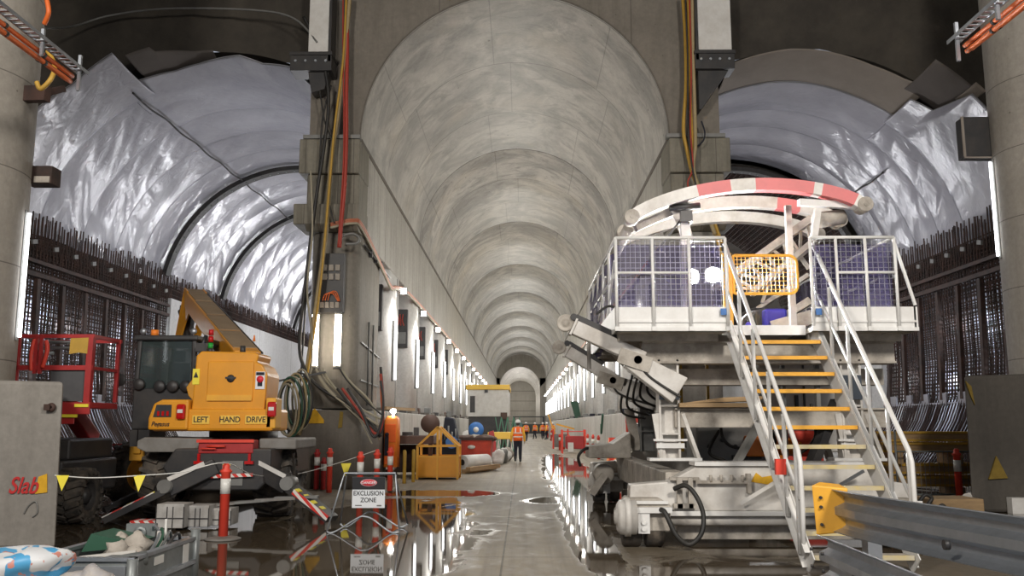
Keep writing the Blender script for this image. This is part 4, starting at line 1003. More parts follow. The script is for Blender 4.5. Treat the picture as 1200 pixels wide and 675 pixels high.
# platforms
def platform(x0, x1, flare, nm):
    b = MB()
    b.box(x0, x1+flare, PF, PF+.05, PZ, PZ+.34); b.box(x0-.02, x1+flare+.02, PF-.03, PF+.08, PZ+.0, PZ+.05); b.box(x0, x1+flare, PF-.02, PF+.05, PZ+.12, PZ+.15)
    fx = x0 if nm == 'left' else x1+flare
    b.box(fx-.025, fx+.025, PF, PB, PZ, PZ+.34)
    d = part(b, 'platform_fascia', M_whitec, label='white fascia of the %s platform' % nm)
    b = MB(); b.box(x0, x1+flare, PF+.05, PB, PZ+.0, PZ+.06); part(b, 'deck', M_dirtyw, d)
    b = MB()
    for k in range(6):
        b = MB(); b.box(x0+.05, x1+flare-.05, PF+.4+k*.85, PF+.5+k*.85, PZ-.10, PZ); part(b, 'joist', M_dirtyw, d)
    b = MB()  # guard rail posts along the front
    xs = [x0+(x1-x0)*k/3 for k in range(4)] if nm == 'left' else [x0, x0+.36, x0+.77, x1]
    for i, x in enumerate(xs):
        b = MB(); b.cyl((x, PF-.03, PZ+.02), (x, PF-.03, 4.20), .022, 8); b.box(x-.03, x+.03, PF-.06, PF, PZ+.0, PZ+.06); part(b, 'rail_post', M_whitec)
    b = MB(); b.cyl((xs[0], PF-.03, 4.20), (x1, PF-.03, 4.20), .024, 8); b.cyl((xs[0] if nm == 'left' else xs[1], PF-.03, 3.70), (xs[2] if nm == 'left' else x1, PF-.03, 3.70), .020, 8); part(b, 'top_rail', M_whitec)
    sx = x0 if nm == 'left' else x1
    for k in range(1, 6):
        y = PF+k*(PB-PF)/5; b = MB(); b.cyl((sx, y, PZ), (sx, y, 4.20), .022, 8); part(b, 'rail_post', M_whitec)
    b = MB(); b.cyl((sx, PF, 4.20), (sx, PB, 4.20), .024, 8); b.cyl((sx, PF, 3.70), (sx, PB, 3.70), .02, 8); part(b, 'side_rail', M_whitec)
    if nm == 'left':
        for (ya, yb) in ((13.4, 12.6), (15.3, 14.0)):
            b = MB(); b.bar((sx, ya+.9, PZ+.1), (sx, yb, 3.9), .03, .03); part(b, 'rail_brace', M_whitec)
    else:
        b = MB(); b.bar((x1, PF, 4.18), (x1+flare, PF, PZ+.36), .035, .035); part(b, 'rail_brace', M_whitec)
    # welded grid and shade cloth
    gx0, gx1 = xs[0], xs[-1]
    b = MB(); n = 22 if nm == 'left' else 16
    for k in range(n+1): x = gx0+(gx1-gx0)*k/n; b.bar((x, PF+.02, PZ+.34), (x, PF+.02, 4.18), .006, .006)
    for k in range(13): z = PZ+.36+k*(4.16-PZ-.36)/12; b.bar((gx0, PF+.02, z), (gx1, PF+.02, z), .006, .006)
    part(b, 'mesh_panel', M_memr if nm == 'left' else M_graysteel)
    b = MB(); N = 30; vs = []
    span = (gx1-gx0)*(1.0 if nm == 'right' else .98)
    for i in range(N+1):
        for j in range(9):
            x = gx0+.03+(span-.05)*i/N; z = PZ+.35+(4.12-PZ-.35)*j/8
            vs.append((x, PF+.07+.025*math.sin(x*9+z*2)+.015*math.sin(x*23), z))
    b.keep = True; b.add(vs, [(i*9+j, (i+1)*9+j, (i+1)*9+j+1, i*9+j+1) for i in range(N) for j in range(8)], True)
    part(b, 'shade_cloth', M_shade, label='purple shade cloth on the %s platform front' % nm)
    b = MB(); vs = []; M_ = 60
    for i in range(M_+1):
        for j in range(9):
            y = PF+.1+(PB-PF-.1)*i/M_; z = PZ+.0+(4.15-PZ)*j/8
            vs.append((sx+(.06 if nm == 'left' else -.05)+.035*math.sin(y*7+z)-.10*math.sin(math.pi*j/8)*(y-PF)/5*(1 if nm == 'left' else -1), y, z-.1*(y-PF)/5*(1-j/8)))
    b.keep = True; b.add(vs, [(i*9+j, (i+1)*9+j, (i+1)*9+j+1, i*9+j+1) for i in range(M_) for j in range(8)], True)
    part(b, 'shade_cloth', M_shade, label='purple shade cloth along the %s platform side' % nm)
platform(XL0, XL1, 0, 'left'); platform(XR0, XR1-.02, .25, 'right')
b = MB(); b.box(XL1, XR0, PF+.4, PB, PZ+.02, PZ+.10); b.box(XL1, XR0, PF+.35, PF+.42, PZ-.02, PZ+.12); part(b, 'middle_deck', M_whitec)
b = MB(); b.box(XL1-.1, XL1-.02, PF-.06, PF-.04, PZ+.22, PZ+.31); b.box(XR0+.03, XR0+.11, PF-.06, PF-.04, PZ+.22, PZ+.31); part(b, 'notice_plate', M_blue)
# yellow swing gate
b = MB(); b.box(2.97, 3.03, PF+.35, PF+.41, PZ+.05, 4.05); b.box(2.90, 2.95, PF+.35, PF+.41, PZ+.05, 4.05); gp = part(b, 'gate_post', M_yel2, label='yellow gate post')
gx0, gx1, gz0, gz1, gy, r_ = 3.06, 3.98, 3.46, 4.02, PF+.38, .12
pts = []
for cx, cz, a0 in ((gx1-r_, gz1-r_, 0), (gx0+.03, gz1-.03, 90), (gx0+.03, gz0+.03, 180), (gx1-r_, gz0+r_, 270)):
    rr = r_ if cx > 3.5 else .03
    pts += [(cx+rr*math.cos(math.radians(a0+18*k)), gy, cz+rr*math.sin(math.radians(a0+18*k))) for k in range(6)]
b = MB(); b.tube(pts, .022, 8, closed=True); gt = part(b, 'swing_gate', M_yel2, label='yellow swing gate with rounded corners')
b = MB()
for k in range(1, 15): b.bar((gx0+.9*k/15, gy, gz0), (gx0+.9*k/15, gy, gz1), .008, .008)
for k in range(1, 9): b.bar((gx0, gy, gz0+.56*k/9), (gx1, gy, gz0+.56*k/9), .008, .008)
part(b, 'mesh', M_yel2, gt)
# stairs
SX0, SX1 = 3.06, 4.30
def sx0(t): return 2.98+.17*t
def sx1(t): return 4.14+.15*t
ST, SB = (12.75, 2.92), (10.15, .02)     # top and bottom (y, z)
def sp(t, dz=0): return (ST[0]+(SB[0]-ST[0])*t, ST[1]+(SB[1]-ST[1])*t+dz)
for fx_, nm in ((sx0, 'left'), (sx1, 'right')):
    b = MB(); (ya, za), (yb, zb) = sp(0), sp(1); s = 1 if nm == 'left' else -1; x, xe = fx_(0), fx_(1)
    b.bar((x, ya, za-.02), (xe, yb, zb+.04), .012, .27); b.bar((x+.03*s*-1, ya, za+.14), (xe+.03*s*-1, yb, zb+.19), .08, .012); b.bar((x-.03*s, ya, za-.17), (xe-.03*s, yb+.1, zb+.02), .08, .012)
    part(b, 'stringer', M_whitec)
    posts = (.02, .22, .42, .62, .80, .93) if nm == 'left' else (.02, .2, .4, .6, .78, .95)
    for t_ in posts:
        y, z = sp(t_); b = MB(); xq = fx_(t_)-.05*s; b.cyl((xq, y, z-.05), (xq, y, z+1.12), .025, 8); part(b, 'handrail_post', M_whitec)
    b = MB(); y1_, z1_ = sp(.95, 1.14); ye, ze = sp(1.0, .15)
    b.tube([(x-.05*s, ST[0], ST[1]+1.26), (xe-.05*s, y1_, z1_), (xe-.05*s, y1_-.06, z1_-.12), (xe-.05*s, ye+.06, z1_-.60), (xe-.05*s, ye+.1, ze)], .03, 8); part(b, 'handrail', M_whitec)
    b = MB(); ya2, za2 = sp(.0, .62); yb2, zb2 = sp(.95, .60); b.cyl((x-.05*s, ya2, za2), (xe-.05*s, yb2, zb2), .022, 8); part(b, 'knee_rail', M_whitec)
for k in range(12):
    t_ = (k+.75)/12.4; y, z = sp(t_, 0)
    b = MB(); b.box(sx0(t_)+.01, sx1(t_)-.01, y-.12, y+.12, z-.035, z); tr = part(b, 'stair_tread', M_dirtyw)
    b = MB(); b.box(sx0(t_)+.01, sx1(t_)-.01, y-.14, y-.115, z-.04, z+.01); part(b, 'nosing', M_yel2 if k < 6 else mat('worn_yellow_paint', (.62, .50, .22), .6, dirt=(.5, .48, .42), amount=.9, scale=5), tr)
b = MB(); b.box(SX0-.12, SX0+.0, 10.62, 10.68, 1.02, 1.20); part(b, 'notice_plate', M_redb)
# ribs of the arch form
def rib(y, first):
    xa, za, xb, zb, h = 1.62, 4.60, 5.05, 4.78, .40
    N = 28; loops = []; nseg = []
    pts = []
    for k in range(N+1):
        t_ = k/N; x = xa+(xb-xa)*t_; z = za+(zb-za)*t_+h*(1-(2*t_-1)**2)**.8+.02
        pts.append((x, y, z))
    # two straight hinged ends and a painted middle
    col = [M_white, M_pink]
    marks = [0, 4, 8, 12, 15, 17, 22, 23, 27, 28] if first else [0, 20, 23, 28]
    root_ = None
    for i in range(len(marks)-1):
        a, c = marks[i], marks[i+1]
        if first: mm = (M_white, M_white, M_pink, M_white, M_pink, M_white, M_pink, M_pink, M_white)[i] if False else (M_white, M_white, M_pink, M_white, M_pink, M_pink, M_white, M_pink, M_white)[i]
        else: mm = (M_white, M_pink if y < 14.5 else M_white, M_white)[i]
        loops = []
        for k in range(a, c+1):
            p = Vector(pts[k]); d = (Vector(pts[min(k+1, N)])-Vector(pts[max(k-1, 0)])).normalized(); u = Vector((-d.z, 0, d.x))
            loops.append([p+u*sz+Vector((0, sy, 0)) for sy, sz in ((-.09, -.09), (.09, -.09), (.09, .09), (-.09, .09))])
        b = MB(); b.hull_rect(loops); b.sm = [False]*len(b.sm)
        o = part(b, 'arch_rib' if root_ is None else ('red_band' if mm is M_pink else 'white_band'), mm, root_)
        if root_ is None: root_ = o
    for q, e in ((pts[0], -1), (pts[-1], 1)):
        b = MB(); b.cyl((q[0], y-.13, q[2]), (q[0], y+.13, q[2]), .11, 18); b.cyl((q[0], y-.15, q[2]), (q[0], y+.15, q[2]), .035, 10); part(b, 'hinge', M_dirtyw, root_)
for i, y in enumerate((13.0, 14.05, 15.1)): rib(y, i == 0)
# left hinge cylinder, struts carrying the ribs, right end cylinders
for a, c, w, m in (((1.62, 13.4, 4.55), (1.42, 13.9, 4.18), .14, M_dirtyw), ((1.7, 13.2, 4.52), (2.25, 13.3, 4.78), .12, M_dirtyw), ((2.05, 13.2, 4.2), (2.55, 13.2, 4.85), .03, M_dark),
                   ((2.45, 13.2, PZ), (2.45, 13.2, 4.95), .13, M_white), ((4.12, 13.6, PZ), (4.12, 13.6, 4.95), .09, M_white), ((2.35, 13.1, 4.72), (2.9, 15.2, 4.62), .16, M_dirtyw),
                   ((4.1, 13.0, 4.85), (5.0, 13.1, 4.82), .10, M_whitec), ((4.4, 13.2, 4.62), (4.85, 13.3, 4.70), .20, M_dirtyw), ((4.3, 13.0, 4.3), (4.38, 13.0, 4.75), .09, M_white)):
    b = MB()
    if w > .13 and a[2] > 4.3: b.cyl(a, c, w*.6, 14)
    else: b.bar(a, c, w, w)
    part(b, 'rib_strut', m)
b = MB(); b.cyl((2.2, 13.05, 4.78), (2.65, 13.05, 4.82), .05, 10); b.box(2.36, 2.54, 13.05, 13.3, 4.58, 4.75); part(b, 'tilt_ram', M_dark)
# lattice boom crossing behind the gate
A0, A1 = Vector(P(838, 338, 15)), Vector(P(960, 250, 14)); A2, A3 = Vector(P(880, 345, 15)), Vector(P(958, 280, 14))
b = MB(); b.bar(A0, A1, .10, .12); b.bar(A2, A3, .10, .10); lb_ = part(b, 'lattice_boom', M_dirtyw)
b = MB()
for k in range(6):
    b.bar(A0.lerp(A1, k/6+.05), A2.lerp(A3, (k+.5)/6), .045, .045); b.bar(A0.lerp(A1, (k+1)/6), A2.lerp(A3, (k+.5)/6), .045, .045)
part(b, 'lacing', M_dirtyw, lb_)
for a, c, w in ((P(888, 362, 15.2), P(948, 322, 14.6), .07), (P(905, 320, 15), P(893, 355, 15), .05), (P(930, 290, 14.4), P(948, 315, 14.4), .06), (P(905, 385, 14.2), P(952, 372, 14), .22), (P(918, 372, 14.8), P(950, 352, 14.6), .12)):
    b = MB(); b.bar(a, c, w, w); part(b, 'boom_strut', M_dirtyw)
b = MB()
c0 = P(895, 378, 15); b.hull_rect([[(c0[0]+.38*math.cos(a*math.pi/8)*q, 15.0+yy, c0[2]+.30*math.sin(a*math.pi/8)*q) for a in range(16)] for yy, q in ((0, .8), (.3, 1), (.6, .8))])
part(b, 'hose_reel', M_dark)
c0 = P(905, 372, 14.8); b = MB(); b.box(c0[0]-.18, c0[0]+.18, 14.55, 14.8, PZ+.1, c0[2]+.12); b.box(c0[0]-.6, c0[0]-.3, 14.4, 14.6, PZ+.1, PZ+.35); part(b, 'blue_drum', mat('violet_blue_plastic', (.07, .06, .5), .4, amount=.4), bevel=.04)
b = MB(); b.tube(curve([P(868, 388, 13.6), P(872, 375, 13.7), P(885, 368, 13.7), P(888, 385, 13.6)]), .05, 8); part(b, 'hose', M_black)
b = MB(); b.box(4.0, 4.5, 15.4, 15.8, PZ+.1, 3.5); part(b, 'platform_box', M_graysteel, bevel=.02)
# work lights behind the shade cloth
for px_, py_ in ((810, 324), (836, 322)):
    c0 = P(px_, py_, 14.2)
    b = MB(); b.box(c0[0]-.13, c0[0]+.13, 14.22, 14.36, c0[2]-.12, c0[2]+.12); b.box(c0[0]-.02, c0[0]+.02, 14.28, 14.32, PZ+.06, c0[2]-.1); wl = part(b, 'work_light', M_dark)
    b = MB(); b.lathe([(0, 0), (.125, 0), (.125, -.02), (0, -.03)], (c0[0], 14.22, c0[2]), 'y', 24); part(b, 'lens', M_lensw, wl)
    lamp('work_light_beam', 'SPOT', (c0[0], 14.1, c0[2]), 260, (.96, .98, 1), .1, (c0[0]-.5, 8, 2.2), spot=140)
# hydraulic arms reaching left
def arm(y, wheel_px, a_px, b_px, c_px, wr):
    w_, a, c, d = [P(q[0], q[1], y) for q in (wheel_px, a_px, b_px, c_px)]
    b = MB(); b.bar(a, c, .20, .21); ar = part(b, 'hydraulic_arm', M_white, bevel=.015)
    b = MB(); m_ = Vector(a).lerp(Vector(c), .78)-Vector((0, 0, .10)); b.bar(m_, d, .26, .26, w2=.34, h2=.42); part(b, 'arm_root', M_white, ar, .015)
    b = MB(); b.cyl((m_[0]+.12, y-.17, m_[2]-.02), (m_[0]+.12, y+.17, m_[2]-.02), .06, 14); b.bar(m_+Vector((-.15, -.16, .05)), m_+Vector((.3, -.16, -.10)), .02, .22); part(b, 'arm_pin', M_dirtyw, ar)
    b = MB(); b.lathe([(0, -.06), (wr*.4, -.06), (wr*.45, -.04), (wr*.8, -.04), (wr, -.055), (wr, .055), (wr*.8, .04), (0, .05)], w_, 'y', 28); part(b, 'roller', M_dirtyw, ar)
    b = MB(); b.bar(w_, a, .05, .10); dv = (Vector(a)-Vector(c)).normalized(); b.bar(Vector(a), Vector(a)+dv*.03, .25, .25); part(b, 'fork', M_white, ar)
    b = MB(); up = Vector((.02, 0, .15)); p0, p1 = Vector(a)+up, Vector(a).lerp(Vector(c), .72)+up
    b.bar(p0, p1, .10, .09); b.cyl(p0+Vector((-.03, -.08, .0)), p0+Vector((-.03, .08, .0)), .05, 10); part(b, 'ram', M_dark, ar)
    b = MB(); b.tube(curve([p0+Vector((.3, -.05, .04)), p0+Vector((.5, -.05, .16)), p0+Vector((.75, -.05, .02))]), .02, 6); part(b, 'hose', M_black, ar)
    b = MB(); b.tube(curve([Vector(c)+Vector((-.1, -.15, 0)), Vector(c)+Vector((.05, -.15, -.25)), Vector(d)+Vector((0, -.2, -.1))]), .02, 6); part(b, 'hose', M_black, ar)
arm(13.0, (662.5, 378.5), (673, 384), (754, 421), (795, 458), .125)
arm(16.4, (655, 407), (665, 412), (722, 446), (768, 470), .125)
b = MB(); p0 = Vector(P(690, 395, 14)); b.cyl((p0.x, 14, p0.z-.5), (p0.x, 14, p0.z+.55), .03, 8); part(b, 'hanger_rod', M_white)
b = MB(); b.prism([(1.55, 2.86), (2.2, 2.86), (1.9, 2.5)], 14.2, 16.0); part(b, 'skew_plate', M_dirtyw)

# ================================================================== yellow rotating telehandler (left)
T = thing('telehandler', 'yellow wheeled machine with raised boom, dark cab and LEFT HAND DRIVE on its back', 'construction vehicle', (-5.4, 17, 0))
def wheel(x, y, R, w, yawd=0, par=None, s=1, rimm=None):
    """tyre with lugs and a dished rim; axis along x, turned by yawd"""
    rot = Matrix.Rotation(math.radians(yawd), 4, 'Z')
    def tr(b):
        b.v = [tuple((rot @ (Vector(v)-Vector((x, y, R))))+Vector((x, y, R))) for v in b.v]; return b
    b = MB()
    b.lathe([(R*.56, -w/2+.02), (R*.62, -w/2), (R*.86, -w/2-.01), (R*.94, -w/2+.04), (R*.955, 0), (R*.94, w/2-.04), (R*.86, w/2+.01), (R*.62, w/2), (R*.56, w/2-.02)], (x, y, R), 'x', 40)
    n = 18
    for k in range(n):
        for sd in (-1, 1):
            a = 2*math.pi*(k+(.5 if sd > 0 else 0))/n; a2 = a+.17
            p0 = Vector((x+sd*.01, y+R*.965*math.cos(a2), R+R*.965*math.sin(a2))); p1 = Vector((x+sd*(w/2+.0), y+R*.95*math.cos(a), R+R*.95*math.sin(a)))
            am = (a+a2)/2; b.bar(p0, p1, .075, .07, (0, math.cos(am), math.sin(am)))
            p2 = Vector((x+sd*(w/2+.015), y+R*.80*math.cos(a-.05), R+R*.80*math.sin(a-.05))); b.bar(p1, p2, .06, .06, (1, 0, 0))
    ty = part(tr(b), 'tyre', M_tyre, par)
    b = MB(); e = s*w/2
    b.lathe([(R*.58, e-s*.02), (R*.54, e-s*.02), (R*.50, e-s*.10), (R*.30, e-s*.12), (R*.26, e-s*.04), (R*.12, e+s*.0), (0, e+s*.0)], (x, y, R), 'x', 28)
    for k in range(10):
        a = k*math.pi/5; b.cyl((x+e-s*.13, y+R*.36*math.cos(a), R+R*.36*math.sin(a)), (x+e-s*.09, y+R*.36*math.cos(a), R+R*.36*math.sin(a)), .018, 6)
    part(tr(b), 'rim', rimm or M_yel2, ty); return ty
wheel(-6.32, 16.2, .63, .56, 4, None, -1); wheel(-4.38, 16.2, .63, .56, 8, None, 1, M_dark); wheel(-7.85, 18.4, .63, .46, -28, None, 1)
b = MB(); b.bar((-7.8, 18.4, .63), (-5.5, 18.6, .75), .22, .22); part(b, 'axle', M_dark); wheel(-4.95, 19.2, .63, .5, 0, None, 1, M_dark)
# chassis
b = MB(); b.box(-5.95, -4.55, 15.7, 19.4, .62, 1.22); part(b, 'chassis', M_dark, bevel=.04)
b = MB(); b.prism([(-5.7, .52), (-4.35, .52), (-4.15, .72), (-4.15, 1.2), (-5.75, 1.2), (-5.95, .9)], 15.0, 15.75); part(b, 'rear_plate', M_dark, bevel=.03)
b = MB(); b.box(-5.4, -5.3, 14.97, 15.0, .78, .86); part(b, 'bolt_plate', M_graysteel)
b = MB(); b.box(-4.95, -4.6, 14.98, 15.0, .6, 1.0); part(b, 'bolt_plate', M_graysteel)
b = MB(); b.hull_rect([[(x, 15.3, z) for x, z in ((-6.52, 1.20), (-6.36, 1.13), (-5.5, 1.13), (-5.42, 1.36), (-6.4, 1.38), (-6.52, 1.32))], [(x, 16.6, z) for x, z in ((-6.52, 1.24), (-6.36, 1.2), (-5.5, 1.2), (-5.42, 1.36), (-6.4, 1.38), (-6.52, 1.34))]]); b.sm = [False]*len(b.sm); part(b, 'fender', M_greyfender, bevel=.02)
b = MB(); b.box(-4.45, -3.82, 15.3, 16.8, 1.18, 1.36); part(b, 'fender', M_greyfender, bevel=.03)
b = MB(); b.box(-5.36, -4.45, 14.98, 15.3, 1.12, 1.34); rb = part(b, 'red_frame_box', M_red, bevel=.02)
b = MB(); b.box(-5.38, -4.43, 14.94, 14.98, 1.30, 1.35); b.cyl((-5.2, 14.93, 1.24), (-4.9, 14.93, 1.24), .018, 8); b.cyl((-5.3, 14.92, 1.20), (-5.05, 14.92, 1.20), .012, 8); part(b, 'latch_rod', M_redb, rb)
for x in (-5.34, -4.5):
    b = MB(); b.box(x-.02, x+.02, 14.96, 15.0, .98, 1.12); b.box(x-.07, x+.07, 14.94, 15.0, .95, 1.0); part(b, 'tail_light', M_lampr)
b = MB(); b.bar((-5.38, 14.93, .74), (-4.42, 14.93, .78), .02, .055); b.box(-5.43, -5.38, 14.9, 14.95, .70, .76); part(b, 'hazard_bar', M_chev)
b = MB(); b.box(-7.38, -7.08, 17.0, 17.4, .92, 1.42); b.box(-7.3, -7.15, 16.95, 17.0, 1.05, 1.25); part(b, 'step_box', M_yel2, bevel=.02)
# outriggers
def outrigger(a, c, d, mm):
    b = MB(); b.bar(a, c, .22, .26); o = part(b, 'outrigger_arm', M_dark, bevel=.02)
    a, c, d = Vector(a), Vector(c), Vector(d)
    b = MB(); b.bar(c, d, .34, .10, (0, 0, 1)); f = part(b, 'outrigger_foot', M_dark, o)
    n = Vector((0, -.174, 0)); b = MB(); b.bar(c.lerp(d, .15)+n, c.lerp(d, .95)+n, .01, .085); part(b, 'stripe', mm, f)
    up = Vector((0, -.05, .056)); 
    for k in range(4):
        b = MB(); p = c.lerp(d, .2+.18*k)+up+Vector((0, .05*(k % 2), 0)); b.bar(p, p+(d-c)*.08, .12, .02); part(b, 'yellow_stud', M_yelb, f)
    b = MB(); b.cyl(c+Vector((0, -.2, .05)), c+Vector((0, .2, .05)), .11, 14); part(b, 'pivot', M_graysteel, o)
    b = MB(); b.bar(a.lerp(c, .2)+Vector((0, -.14, .12)), a.lerp(c, .95)+Vector((0, -.14, .14)), .012, .07); part(b, 'white_stripe', M_white2, o)
outrigger((-5.05, 15.0, .92), (-5.75, 14.8, .56), (-6.62, 14.5, .10), M_chevl)
outrigger((-4.5, 15.2, .92), (-3.82, 14.95, .60), (-3.05, 14.7, .10), M_chev)
# upper structure
b = MB(); b.cyl((-5.2, 16.9, 1.22), (-5.2, 16.9, 1.48), .62, 32); part(b, 'slew_ring', M_dark)
b = MB(); b.prism([(-6.38, 1.48), (-4.28, 1.48), (-4.28, 1.86), (-6.30, 1.86)], 15.5, 16.5); part(b, 'counterweight', M_yellow, bevel=.05)
b = MB(); b.prism([(-5.72, 1.8), (-4.46, 1.8), (-4.42, 2.45), (-4.52, 2.62), (-4.62, 2.66), (-4.58, 2.80), (-4.66, 2.84), (-5.60, 2.86), (-5.68, 2.78)], 15.55, 16.35); hood = part(b, 'engine_hood', M_yellow, bevel=.03)
b = MB(); b.box(-5.46, -4.66, 15.525, 15.56, 2.02, 2.68); part(b, 'hatch', M_yellow, hood, .03)
b = MB(); b.box(-5.14, -4.96, 15.50, 15.53, 2.38, 2.41); b.lathe([(0, 0), (.07, .0), (.06, -.015), (0, -.02)], (-5.05, 15.52, 2.38), 'y', 14); part(b, 'hatch_handle', M_dark, hood)
b = MB(); b.box(-5.45, -4.67, 15.515, 15.53, 2.0, 2.10); part(b, 'hatch_lip', M_yel2, hood)
b = MB(); b.box(-5.72, -5.60, 15.535, 15.55, 2.28, 2.55); part(b, 'warning_label', M_yelb, hood)
b = MB(); b.prism([(-5.70, 2.40), (-5.62, 2.40), (-5.66, 2.50)], 15.525, 15.54); part(b, 'warning_triangle', M_signk, hood)
b = MB(); b.box(-4.62, -4.46, 15.53, 15.555, 2.2, 2.5); part(b, 'safety_label', M_sign, hood)
b = MB(); b.box(-4.61, -4.47, 15.52, 15.53, 2.44, 2.49); b.box(-4.58, -4.50, 15.52, 15.53, 2.25, 2.36); part(b, 'label_print', M_navy, hood)
b = MB(); b.lathe([(0, 0), (.06, 0), (.06, -.012), (0, -.012)], (-4.54, 15.53, 2.37), 'y', 14); part(b, 'round_print', M_signr, hood)
# LEFT HAND DRIVE plates
for w_, x, wd in (('LEFT', -5.52, .30), ('HAND', -5.02, .34), ('DRIVE', -4.57, .38)):
    b = MB(); b.box(x-wd/2, x+wd/2, 15.485, 15.50, 1.60, 1.75); pl = part(b, 'letter_plate', M_ylab, bevel=.004)
    text(w_, (x, 15.48, 1.675), .135, M_signk, FRONT, pl, 'letters', .002, .92)
# engine side cover, low left
b = MB(); b.hull_rect([[(x, 15.45+dy, z) for x, z in ((-6.42, 1.50), (-5.73, 1.50), (-5.73, 2.02), (-6.20, 2.02), (-6.34, 1.95), (-6.42, 1.70))] for dy in (0, .9)]); b.sm = [False]*len(b.sm)
ec = part(b, 'engine_cover', M_yellow, bevel=.04)
b = MB(); b.hull_rect([[(-6.33, 15.44, 1.72), (-6.02, 15.44, 1.72), (-6.02, 15.44, 1.93), (-6.28, 15.44, 1.93)], [(-6.33, 15.47, 1.72), (-6.02, 15.47, 1.72), (-6.02, 15.47, 1.93), (-6.28, 15.47, 1.93)]]); b.sm = [False]*len(b.sm); part(b, 'air_grille', M_dark, ec)
b = MB()
for k in range(3): b.box(-6.26+.08*k, -6.22+.08*k, 15.43, 15.44, 1.74, 1.82)
part(b, 'red_print', M_lampr, ec)
text('Pegasus', (-6.20, 15.44, 1.60), .11, M_signk, FRONT, ec, 'script_letters', .002, .9, .25)
for x0, z0 in ((-5.92, 1.68), (-4.36, 1.72)):
    b = MB(); b.box(x0, x0+.15, 15.38, 15.46, z0, z0+.26); lt = part(b, 'light_cluster', M_lampr, bevel=.03)
    b = MB(); b.box(x0+.03, x0+.12, 15.37, 15.38, z0+.11, z0+.17); part(b, 'pale_lens', M_white2, lt)
b = MB(); b.box(-4.42, -4.24, 15.5, 15.9, 1.52, 2.05); part(b, 'side_cover', M_yel2, bevel=.03)
b = MB(); b.prism([(-5.72, 1.86), (-5.55, 1.86), (-5.55, 2.7), (-5.72, 2.65), (-6.0, 2.25), (-5.95, 2.1)], 16.0, 16.9); part(b, 'hood_cheek', M_yel2, bevel=.02)
# beacon, cap, light stack
b = MB(); b.cyl((-4.98, 15.9, 2.84), (-4.98, 15.9, 2.98), .05, 12); part(b, 'cap', M_dark)
for z, m, nm in ((2.84, M_dark, 'stack_base'), (2.93, M_lampg, 'green_light'), (3.05, M_lampr, 'red_light'), (3.17, M_lampr, 'red_light')):
    b = MB(); b.cyl((-5.56, 15.9, z), (-5.56, 15.9, z+.10), .045, 12); part(b, nm, m)
# cab
b = MB(); cx0, cx1, cy0, cy1, cz0, cz1 = -7.12, -5.98, 16.4, 18.1, 1.5, 3.22
b.box(cx0, cx1, cy0, cy1, cz0, 2.25)
for x in (cx0+.04, cx1-.04):
    for y in (cy0+.04, cy1-.04): b.bar((x, y, 2.2), (x+(.03 if x < -6.5 else -.03), y, cz1-.08), .09, .09)
b.box(cx0-.02, cx1+.02, cy0-.06, cy1+.06, cz1-.10, cz1); cb = part(b, 'cab', M_dark, bevel=.03)
b = MB(); b.box(cx0+.08, cx1-.08, cy0+.02, cy0+.035, 2.25, cz1-.1); part(b, 'rear_window', M_glass, cb)
b = MB(); b.box(cx0+.03, cx0+.04, cy0+.08, cy1-.08, 2.25, cz1-.1); part(b, 'side_window', M_glass, cb)
b = MB(); b.box(cx0+.08, cx1-.08, cy1-.035, cy1-.02, 2.25, cz1-.1); part(b, 'front_window', M_glass, cb)
b = MB(); b.hull_rect([[(x, y, z) for x, y in stadium(-6.75, -6.35, 17.0, 17.15, .06)] for z in (2.2, 2.75)]); b.hull_rect([[(x, y, z) for x, y in stadium(-6.66, -6.44, 17.0, 17.1, .04)] for z in (2.78, 2.98)]); part(b, 'seat', M_navy, cb)
for k in range(3):
    x = -6.62+.24*k; b = MB(); b.lathe([(0, -.03), (.09, -.03), (.11, 0), (.10, .06), (0, .06)], (x, cy0-.05, 2.28), 'y', 18); part(b, 'round_lamp', M_dark, cb)
b = MB(); b.lathe([(0, -.03), (.09, -.03), (.11, 0), (.10, .06), (0, .06)], (-7.0, cy0-.05, 2.32), 'y', 18); part(b, 'round_lamp', M_dark, cb)
for x in (-6.98, -6.05):
    b = MB(); b.lathe([(0, -.04), (.05, -.04), (.06, 0), (.04, .06), (0, .06)], (x, cy0-.03, 3.29), 'y', 14); part(b, 'work_lamp', M_galv, cb)
b = MB(); b.cyl((-6.82, cy0+.1, 3.22), (-6.82, cy0+.1, 3.33), .07, 14); part(b, 'beacon', M_orange, cb)
b = MB(); b.box(-5.93, -5.83, 16.2, 16.4, 2.65, 2.82); b.box(-5.9, -5.7, 16.1, 16.3, 2.9, 3.05); b.cyl((-5.85, 16.2, 2.9), (-5.75, 16.2, 3.2), .04, 8); part(b, 'mirror', M_dark, cb)
b = MB(); b.bar((-7.3, 16.4, 2.4), (-7.12, 16.4, 2.4), .03, .03); b.ball((-7.36, 16.4, 2.4), .10, .03, .12); part(b, 'mirror', M_dark, cb)
b = MB(); b.box(-7.08, -6.95, 16.3, 17.6, 1.2, 1.5); b.box(-7.1, -6.75, 16.35, 16.45, 1.3, 1.5); part(b, 'cab_steps', M_dark, cb)
